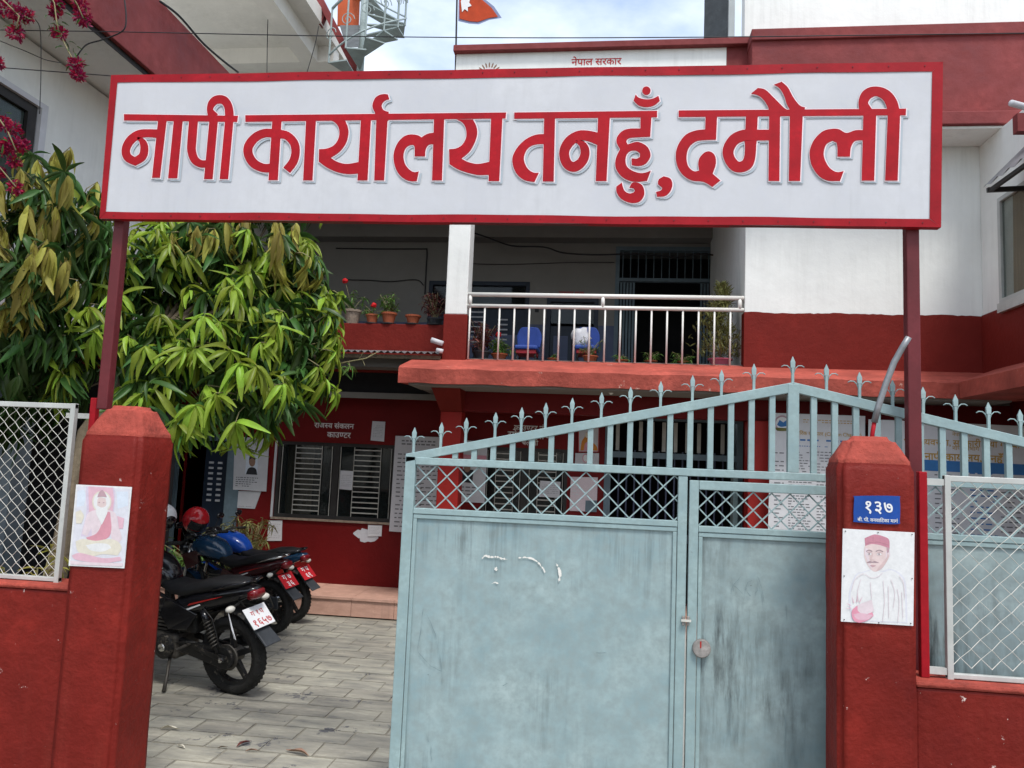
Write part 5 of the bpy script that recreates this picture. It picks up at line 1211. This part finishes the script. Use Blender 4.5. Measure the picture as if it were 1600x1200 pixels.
    # seat, tail, tank
    B(MB().loft([(-.17,.905,.03,.012),(-.13,.90,.085,.030),(.0,.885,.115,.05),(.16,.865,.125,.055),(.30,.83,.13,.05),(.40,.80,.135,.05),(.55,.80,.125,.05),(.66,.83,.10,.045),(.72,.86,.06,.03)], 20, 3), 'seat', 'seat', smooth=True)
    tl = B(MB().loft([(-.27,.86,.03,.02),(-.22,.845,.07,.04),(-.08,.81,.105,.065),(.10,.765,.125,.085),(.30,.71,.135,.095),(.46,.66,.125,.10),(.56,.64,.10,.07)], 20, 3), 'tail_cowl', panel, smooth=True)
    for sy in (-1, 1):
        B(MB().prism([(.34, sy*.137, .70), (.12, sy*.132, .775), (-.02, sy*.118, .81), (.06, sy*.131, .785), (.32, sy*.139, .72)], (0, sy*.002, 0)), 'decal', 'redp', tl)
        B(MB().prism([(.45, sy*.132, .62), (.2, sy*.139, .72), (.21, sy*.139, .728), (.46, sy*.132, .635)], (0, sy*.0025, 0)), 'pinstripe', 'whitep', tl)
        B(MB().tube([(.08, sy*.125, .85), (-.08, sy*.135, .90), (-.20, sy*.10, .925), (-.235, 0, .93)], .012, 8), 'grab_rail', 'chrome' if guard else 'blackp', smooth=True)
        ind = B(MB().tube([(-.13, sy*.07, .755), (-.15, sy*.15, .745)], .010, 8), 'indicator', 'blackm')
        B(MB().ell((-.155, sy*.185, .742), .03, .042, .026, 14, 8), 'indicator_lens', 'lens', ind, smooth=True)
    B(MB().loft([(-.285,.83,.05,.025),(-.265,.83,.07,.04),(-.22,.82,.075,.045)], 16, 3), 'tail_light', 'tail', smooth=True)
    B(MB().loft([(.60,.86,.06,.04),(.66,.885,.105,.085),(.76,.925,.145,.115),(.90,.955,.16,.125),(1.03,.95,.145,.115),(1.12,.92,.09,.08),(1.16,.90,.04,.04)], 22, 2.5), 'fuel_tank', body, smooth=True)
    B(MB().lathe([(.04,0),(.04,.012),(.034,.016)], (.86,0,1.078), 20), 'fuel_cap', 'chrome')
    for sy in (-1, 1):
        B(MB().prism([(.95, sy*.165, .93), (1.2, sy*.15, .86), (1.12, sy*.15, .68), (.93, sy*.15, .78)], (0, sy*.015, 0)), 'tank_shroud', panel, bevel=.006)
        B(MB().prism([(.24, sy*.125, .64), (.58, sy*.125, .74), (.66, sy*.12, .60), (.56, sy*.12, .48), (.36, sy*.125, .50)], (0, sy*.014, 0)), 'side_panel', panel, bevel=.006)
    # engine, frame, exhaust
    B(MB().box(.48,.86,-.12,.13,.24,.44), 'crankcase', 'grease', bevel=.03)
    B(MB().lathe([(.10,.131),(.095,.16),(.06,.168)], (.60,0,.34), 24, 'y'), 'engine_cover', 'blackm', smooth=False)
    for k in range(7): B(MB().box(.70-.07,.86+.02,-.085,.085,.45+k*.03,.465+k*.03), 'cooling_fin', 'grease')
    for pts, r in (([(1.14,0,.93),(1.0,0,.5),(.86,0,.28)],.022), ([(1.12,0,.86),(.75,.06,.74),(.45,.085,.66),(-.1,.085,.80)],.016), ([(1.12,0,.86),(.75,-.06,.74),(.45,-.085,.66),(-.1,-.085,.80)],.016), ([(.52,.07,.70),(.50,.07,.30)],.018), ([(.52,-.07,.70),(.50,-.07,.30)],.018)):
        B(MB().tube(pts, r, 8), 'frame_tube', 'blackm', smooth=True)
    B(MB().tube([(.86,-.06,.52),(.95,-.09,.40),(.85,-.13,.24),(.5,-.15,.24),(.25,-.165,.30),(-.08,-.175,.40)], [.02,.02,.02,.022,.05,.048], 14), 'exhaust', 'chrome' if guard else 'blackm', smooth=True)
    for sy in (-1, 1):
        B(MB().tube([(.36, sy*.10, .38), (.36, sy*.24, .375)], .013, 8), 'foot_peg', 'grease'); B(MB().tube([(.70, sy*.10, .30), (.70, sy*.25, .295)], .013, 8), 'foot_peg', 'grease')
        B(MB().tube([(1.31, sy*.085, .31), (1.20, sy*.085, .70), (1.12, sy*.085, .98)], [.026,.021,.02], 12), 'fork_leg', 'chrome', smooth=True)
        hb = B(MB().tube([(1.10, sy*.03, 1.03), (1.10, sy*.14, 1.05), (1.04, sy*.26, 1.06), (1.0, sy*.36, 1.045)], .012, 8), 'handlebar', 'blackm', smooth=True)
        B(MB().tube([(1.02, sy*.27, 1.058), (.995, sy*.385, 1.043)], .018, 10), 'grip', 'tyre', hb, smooth=True)
        B(MB().tube([(1.07, sy*.22, 1.06), (1.06, sy*.27, 1.17), (1.05, sy*.30, 1.22)], .006, 6), 'mirror_stalk', 'blackm', hb)
        B(MB().ell((1.05, sy*.325, 1.25), .018, .065, .04, 14, 8), 'mirror', 'blackp', hb, smooth=True)
    B(MB().tube([(.56,.12,.25),(.50,.20,.15),(.46,.27,.045)], [.014,.012,.016], 8), 'side_stand', 'grease', smooth=True)
    B(MB().tube([(.46,-.14,.27),(.36,-.14,.10),(.30,-.14,.11)], .014, 8), 'centre_stand', 'blackm', smooth=True)
    B(MB().ell((1.26,0,.90), .09, .10, .11, 16, 10), 'headlamp', 'blackp', smooth=True); B(MB().lathe([(.085,.0),(.07,.03),(.0,.04)], (1.30,0,.90), 18, 'x'), 'headlamp_glass', 'lens', smooth=True)
    B(MB().loft([(1.08,1.06,.05,.02),(1.14,1.08,.075,.045),(1.22,1.06,.07,.05),(1.28,1.02,.04,.03)], 14, 3), 'instrument_cowl', 'blackp', smooth=True)
    fm_ = MB(); n = 14
    for i in range(n+1):
        th = rad(20+i*125/n)
        for j in range(5): y = -.06+j*.03; rr = .345-3*y*y; fm_.v.append((1.31+rr*math.cos(th), y, .31+rr*math.sin(th)))
    for i in range(n):
        for j in range(4): q = i*5+j; fm_.f.append((q, q+1, q+6, q+5))
    B(fm_, 'front_mudguard', body, smooth=True, recalc=False)
    for k, (pts, r_) in enumerate((([(1.05,.25,1.06),(1.16,.14,1.10),(1.20,.05,.98),(1.10,.06,.80),(.85,.10,.60)], .005), ([(1.05,-.25,1.06),(1.17,-.14,1.11),(1.22,-.05,.98),(1.25,-.08,.6),(1.30,-.08,.4)], .005), ([(1.05,.24,1.05),(1.20,.10,1.06),(1.18,.0,.92),(.95,-.02,.80)], .004), ([(.56,.10,.36),(.40,.14,.40),(.25,.145,.42)], .007), ([(.18,.13,.70),(.10,.12,.62),(.05,.125,.50),(.02,.13,.40)], .005))):
        B(MB().tube(pts, r_, 6), 'cable', 'blackm', smooth=True)
    B(MB().box(.30,.56,-.10,.10,.46,.66), 'battery_box', 'blackm', bevel=.02)
    B(MB().lathe([(.035,.168),(.03,.174),(.012,.175)], (.60,0,.34), 14, 'y'), 'oil_cap', 'chrome')
    B(MB().tube([(.72,.17,.30),(.82,.175,.33),(.86,.20,.33)], .008, 8), 'gear_lever', 'chrome', smooth=True)
    if plate_m == 'whitep':
        B(MB().prism([(-.145,.20,.735),(-.16,.21,.735),(-.20,.215,.60),(-.225,.20,.52),(-.205,.20,.53),(-.18,.205,.62)], (.0,.003,.0)), 'hanging_ribbon', 'paper')
    if guard:
        gd = B(MB().tube([(.30,.15,.60),(.0,.20,.60),(-.16,.21,.52),(-.22,.21,.40),(-.12,.21,.30),(.15,.20,.30),(.33,.16,.42),(.30,.15,.60)], .009, 8), 'leg_guard', 'grease', smooth=True)
        for z in (.38,.45,.52): B(MB().tube([(-.19,.21,z),(.3,.17,z)], .006, 6), 'guard_bar', 'grease', gd)
        B(MB().box(-.26,-.14,.17,.19,.36,.50), 'guard_plate', 'flap', gd, bevel=.01)
    return t
m1 = motorcycle('black motorcycle with white number plate nearest the gate opening', PZ(366,1083,0), 17, 'blackp', 'blackp', 'whitep', ('ग १ प', '१६५७'), 'redtext')
m1.scale = (1.09, 1.12, 1.09)
m2 = motorcycle('dark maroon motorcycle with grey leg guard and orange red plate, second in the row', PZ(423,990,0), 16, 'tealp', 'maroonp', 'redplate', ('ग ७', '३६'), 'whitep', guard=True)
m3 = motorcycle('motorcycle with bright blue tank, farthest in the row by the red wall', PZ(452,972,0), 14, 'bluep', 'tealp', 'redplate', ('ग प', '६९'), 'whitep')
m4 = motorcycle('dark motorcycle behind the wire fence at the far left', (-5.2, 6.0, 0), 250, 'blackp', 'blackp', 'whitep', ('ग २', '४१'), 'redtext')
# helmets on the bikes
def helmet(label, c, r, shell, rz):
    t = bpy.data.objects.new('helmet', None); COL.objects.link(t); tag(t, label, 'helmet', 'helmets on the motorcycles'); t.location = c; t.rotation_euler = (0, rad(38), rz)
    prof = [(r*math.cos(a), r*1.05*math.sin(a)) for a in [rad(-48+i*138/12) for i in range(13)]]
    MB().lathe([(prof[0][0]*.86, prof[0][1])]+prof, (0,0,0), 28).build('shell', M[shell], t, smooth=True, local=True)
    for (z0_, z1_, hw, m_, nm, k) in ((-.28,.38,62,'visor','visor',1.02), (-.62,-.30,58,'blackp','chin_bar',1.05)):
        mb = MB(); nu, nv = 16, 6
        for j in range(nv+1):
            zz = z0_+(z1_-z0_)*j/nv; rr = math.sqrt(max(.05, 1-zz*zz))
            for i in range(nu+1): a = rad(-hw+2*hw*i/nu); mb.v.append((r*k*rr*math.cos(a), r*k*rr*math.sin(a), r*1.05*zz*k))
        for j in range(nv):
            for i in range(nu): q = j*(nu+1)+i; mb.f.append((q, q+1, q+nu+2, q+nu+1))
        MB.build(mb, nm, M[m_], t, smooth=True, local=True, recalc=False)
    mb = MB(); mb.bar((-.02*r,-.5*r,.88*r),(-.5*r,-.3*r,.9*r),.06*r,.02*r); mb.build('vent', M['visor'], t, local=True)
helmet('red helmet with dark visor hung on a motorcycle handlebar', P(306,812,8.6), .15, 'helmet', rad(-25))
helmet('white helmet half hidden by the left pillar', P(254,808,8.3), .15, 'whitep', rad(-30))
# ================================================================ TREES AND SHRUBS
def tree(name, label, trunk, blobs, seed, kinds, L_, ntop, drop, nleaf_obj, dark_n, group='trees beside the left pillar', hide=None):
    rnd = random.Random(seed); t = thing(name, label, 'tree', trunk[0])
    MB().tube(trunk, [.10-.05*i/(len(trunk)-1) for i in range(len(trunk))], 12).build('trunk', M['bark'], t, smooth=True)
    front = []; dark = []
    top = Vector(trunk[-1])
    for bi, (px, py, Y, r, kind, dens) in enumerate(blobs):
        c = P(px, py, Y)
        mid = top.lerp(c, .5)+Vector((0,.45,.05)); MB().tube([top, mid, c+Vector((0,.15,0))], [.028,.016,.007], 7).build('limb', M['bark'], t, smooth=True)
        for k in range(int(dens*ntop*r*r/.3)):
            d = Vector((rnd.gauss(0,1), rnd.gauss(0,1), rnd.gauss(.15,1))).normalized()
            if d.dot((CAM-c).normalized()) < -.35 and rnd.random() < .75: continue
            p = c+Vector((d.x*r, d.y*r, d.z*r*.95))*rnd.uniform(.72, 1.08)
            lst = []
            if drop[kind]: whorl(lst, p, d*.5+Vector((0,0,.55)), rnd.randint(8,12), L_*1.05, rnd, .26, 1.0, .03)
            else: whorl(lst, p, d*.75+Vector((0,0,.45)), rnd.randint(7,11), L_, rnd, .72, .8, .32)
            front += [(m_, k_, kind) for m_, k_ in lst]
            MB_t.tube([c.lerp(p, .3)+Vector((0,.08,-.03)), c.lerp(p, .7), p], [.007,.005,.003], 4)
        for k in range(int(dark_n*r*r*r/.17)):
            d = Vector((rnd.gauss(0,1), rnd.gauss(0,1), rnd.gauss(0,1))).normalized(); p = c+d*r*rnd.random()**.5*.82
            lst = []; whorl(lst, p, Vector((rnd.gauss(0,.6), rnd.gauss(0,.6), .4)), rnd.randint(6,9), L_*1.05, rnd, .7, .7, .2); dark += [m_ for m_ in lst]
    def vis(e):
        p = e[0].translation; x, y = pix(p); return 0 < x < 1600 and 0 < y < 1200 and not (160 < x < 1470 and 100 < y < 350) and not (100 < x < 270 and y > 630)
    front.sort(key=lambda e: ((e[0].translation-CAM).length) if vis(e) else 99)
    meshes = {}
    for m_, k_, kind in front[:nleaf_obj]:
        if (k_, kind) not in meshes: meshes[(k_, kind)] = LV[k_].mesh('leaf', M[kinds[kind]], True, False)
        o = bpy.data.objects.new('leaf', meshes[(k_, kind)]); COL.objects.link(o); o.parent = t; o.matrix_parent_inverse = Matrix.Translation(-Vector(t.location)); o.matrix_basis = m_
    for kind in range(len(kinds)):
        rest = [(m_, k_) for m_, k_, kd in front[nleaf_obj:] if kd == kind]
        if rest: stuff(leaves_mesh(rest).build('foliage', M[kinds[kind]], t, smooth=True, recalc=False))
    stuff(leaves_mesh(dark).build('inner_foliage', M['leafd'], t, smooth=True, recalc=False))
    return t
MB_t = MB()
tb = P(86,830,5.9)
mango = tree('mango_tree', 'leafy bright green mango tree hanging over the courtyard behind the left pillar', [Vector((tb.x,5.9,0)), Vector((tb.x+.03,5.92,1.0)), Vector((tb.x+.12,6.0,2.2)), Vector((tb.x+.5,6.2,3.0))],
  [(190,450,6.4,.50,0,1),(130,545,6.1,.42,0,1),(112,605,5.9,.24,0,1),(262,420,6.7,.55,0,1),(250,560,6.2,.50,0,1.1),(345,410,6.9,.6,0,1),(345,530,6.4,.55,0,1),(385,610,6.3,.45,0,1.1),(445,430,7.1,.52,0,1),(440,535,6.7,.5,0,1),
   (500,440,7.2,.26,0,1.2),(492,505,7.0,.34,0,1.2),(490,590,6.8,.25,0,1.2),(435,625,6.5,.28,0,1),(300,640,6.0,.26,0,1.1),(220,620,5.9,.28,0,1),(315,300,7.2,.75,0,.6),(440,290,7.4,.6,0,.6),(445,380,6.6,.26,1,2.0),(300,360,6.4,.22,1,1.7),(375,362,6.6,.2,1,1.6),(480,400,6.9,.2,1,1.5),(215,385,6.3,.3,0,1),(390,470,6.5,.35,0,1.1),(160,500,6.0,.3,0,1)],
  11, ['leafb', 'leafo'], .25, 24, [False, True], 300, 48)
stuff(MB_t.build('twigs', M['twig'], mango)); MB_t = MB()
to = P(-70,830,5.6)
olive = tree('mango_tree', 'tree with drooping olive yellow leaves at the far left edge', [Vector((to.x,5.6,0)), Vector((to.x+.03,5.6,1.6)), Vector((to.x+.2,5.6,3.0))],
  [(75,260,5.9,.26,0,1.6),(40,330,5.6,.40,0,1.4),(95,320,5.7,.36,0,1.3),(140,300,6.0,.24,1,1.2),(20,420,5.4,.36,0,1.5),(75,430,5.5,.30,0,1.5),(135,390,6.0,.34,2,1),(60,520,5.8,.4,2,1),(20,560,5.7,.35,2,1),(100,470,5.9,.3,2,1),(-40,400,5.5,.5,0,1),(-60,560,5.7,.5,2,1),(20,640,6.4,.35,2,.8),(75,610,6.5,.35,2,.8)],
  23, ['leafo', 'leafb', 'leafd'], .24, 30, [True, False, True], 280, 45)
stuff(MB_t.build('twigs', M['twig'], olive))
# bare twig reaching out to the right of the crown
tw_ = thing('bare_twig', 'thin pale bare twig poking out from the mango crown', 'twig', P(530,570,7.0))
MB().tube([P(505,575,7.0), P(540,566,6.98), P(572,560,6.95), P(592,549,6.95)], [.009,.007,.006,.003], 6).build('stem', M['twig'], tw_, smooth=True)
for a, b in (((560,563),(568,550)), ((566,561),(570,571)), ((545,565),(548,578)), ((575,558),(582,552))): MB().tube([P(*a,6.97), P(*b,6.95)], .003, 5).build('side_twig', M['twig'], tw_)
lst = []; rnd = random.Random(3); whorl(lst, P(548,572,6.96), Vector((.5,-.3,.3)), 7, .10, rnd); stuff(leaves_mesh(lst).build('leaves', M['leafg'], tw_, recalc=False))
# bougainvillea
bv = thing('bougainvillea', 'bougainvillea sprays with magenta flowers hanging in at the upper left', 'climbing plant', P(20,-60,4.9))
rnd = random.Random(31); lst = []
def spray(path, Y):
    MB().tube([P(x, y, Y) for x, y in path], .005, 5).build('stem', M['twig'], bv, smooth=True)
    for x, y in path:
        for k in range(5): lst.append((orient(P(x+rnd.gauss(0,8), y+rnd.gauss(0,10), Y+rnd.gauss(0,.05)), Vector((rnd.gauss(0,1), rnd.gauss(0,1), rnd.gauss(-.3,.7))), Vector((rnd.gauss(0,1), -1, .5)), rnd.uniform(.035,.06)), 3))
def bloom(px, py, Y, rp):
    c = P(px, py, Y); r = rp/FPX*Y; mb = MB()
    for k in range(int(50+rp*5)):
        d = Vector((rnd.gauss(0,1), rnd.gauss(0,1), rnd.gauss(0,1))).normalized(); p = c+d*r*rnd.random()**.4
        Mx = orient(p, d+Vector((rnd.gauss(0,.5), rnd.gauss(0,.5), rnd.gauss(0,.5))), Vector((rnd.gauss(0,1), rnd.gauss(0,1), rnd.gauss(0,1))), rnd.uniform(.022,.036))
        mb.add([Mx @ Vector((v[0]*2.6, v[1], v[2]-.5*v[0]*v[0]*8)) for v in LV[0].v], LV[0].f)
    stuff(mb.build('flower_cluster', M['bract'], bv, smooth=True, recalc=False))
spray([(-20,-20),(10,5),(30,25),(25,45)], 4.9); spray([(70,-25),(85,5),(88,30),(92,50)], 4.9); spray([(100,-20),(120,5),(130,28)], 4.9); spray([(88,35),(98,62),(108,82),(117,98)], 4.95); spray([(-25,150),(-5,180),(12,205),(25,235)], 4.8); spray([(-25,240),(0,262),(25,292)], 4.8)
for x, y, r in ((8,12,13),(28,22,14),(42,24,10),(24,52,12),(90,8,8),(126,10,10),(129,28,12),(93,52,10),(86,18,9),(120,100,10),(121,117,9),(-4,98,8),(2,190,10),(20,202,13),(16,228,12),(35,226,10),(4,232,12),(22,252,8),(-3,268,8),(24,293,10)): bloom(x, y, 4.85 if y > 150 else 4.95, r)
stuff(leaves_mesh(lst).build('leaves', M['leafd'], bv, recalc=False))
# shrubs by the wall and low plants behind the left fence
def shrub(label, base, h, w, m_, n, seed, L_=.10, name='shrub', group=None):
    rnd = random.Random(seed); t = thing(name, label, 'shrub', base, group); b = Vector(base); lst = []; st_ = MB()
    for k in range(n):
        e = b+Vector((rnd.gauss(0,w), rnd.gauss(0,w), h*rnd.uniform(.35,1.0))); st_.tube([b, b.lerp(e,.5)+Vector((0,0,.05)), e], .005, 5)
        for q in (.5,.75,1.): whorl(lst, b.lerp(e,q), Vector((rnd.gauss(0,.5), rnd.gauss(0,.5), 1)), 6, L_, rnd, .9, .25, .3)
    stuff(st_.build('stems', M['twig'], t)); stuff(leaves_mesh(lst).build('foliage', M[m_], t, smooth=True, recalc=False)); return t
shrub('twiggy olive shrub under the portrait notice', (XX(382,880,10.4), 10.4, ZP), .95, .2, 'conifer', 60, 1, .11)
shrub('low fern like bush beside the left door', (XX(330,880,10.5), 10.5, ZP), .7, .25, 'leafg', 50, 2, .12)
shrub('yellowish low bush just behind the left wire fence', (XX(25,900,5.2), 5.2, .0), 1.35, .17, 'leafo', 14, 3, .13)
shrub('olive low bush behind the left wire fence near the pillar', (XX(62,905,5.0), 5.0, .0), 1.25, .10, 'leafo', 9, 4, .12)
# fallen leaves on the pavers
for label, x, y, L_, m_, az in (('long curled yellow leaf on the pavers by the pillar', 250, 1138, .16, 'pp_yellow', 5), ('small yellow leaf on the pavers', 289, 1168, .09, 'pp_yellow', 160), ('dark red curled dry leaf on the pavers', 370, 1166, .13, 'leafr', 70), ('brown dry leaf beside the dark red one', 383, 1173, .10, 'pp_brown', 20), ('long dry brown leaf near the gate edge', 482, 1180, .19, 'pp_brown', 170), ('small brown leaf fragment on the pavers', 340, 1168, .07, 'bark', 30)):
    p = PZ(x, y, .012); Mx = orient(p, Vector((math.cos(rad(az)), math.sin(rad(az)), .12)), Vector((.1,.2,1)), L_)
    mb = MB(); mb.add([Mx @ Vector((v[0], v[1], v[2]+.25*abs(v[0])+.05*math.sin(v[1]*5)+.8*LV[0].v[0][2]*0+.40*v[1]*v[1])) for v in LV[0].v], LV[0].f); lo = min(v[2] for v in mb.v); mb.v = [(v[0], v[1], v[2]-lo+.006) for v in mb.v]
    tag(mb.build('fallen_leaf', M[m_], None, smooth=True, recalc=False), label, 'leaf', 'fallen leaves on the pavers')
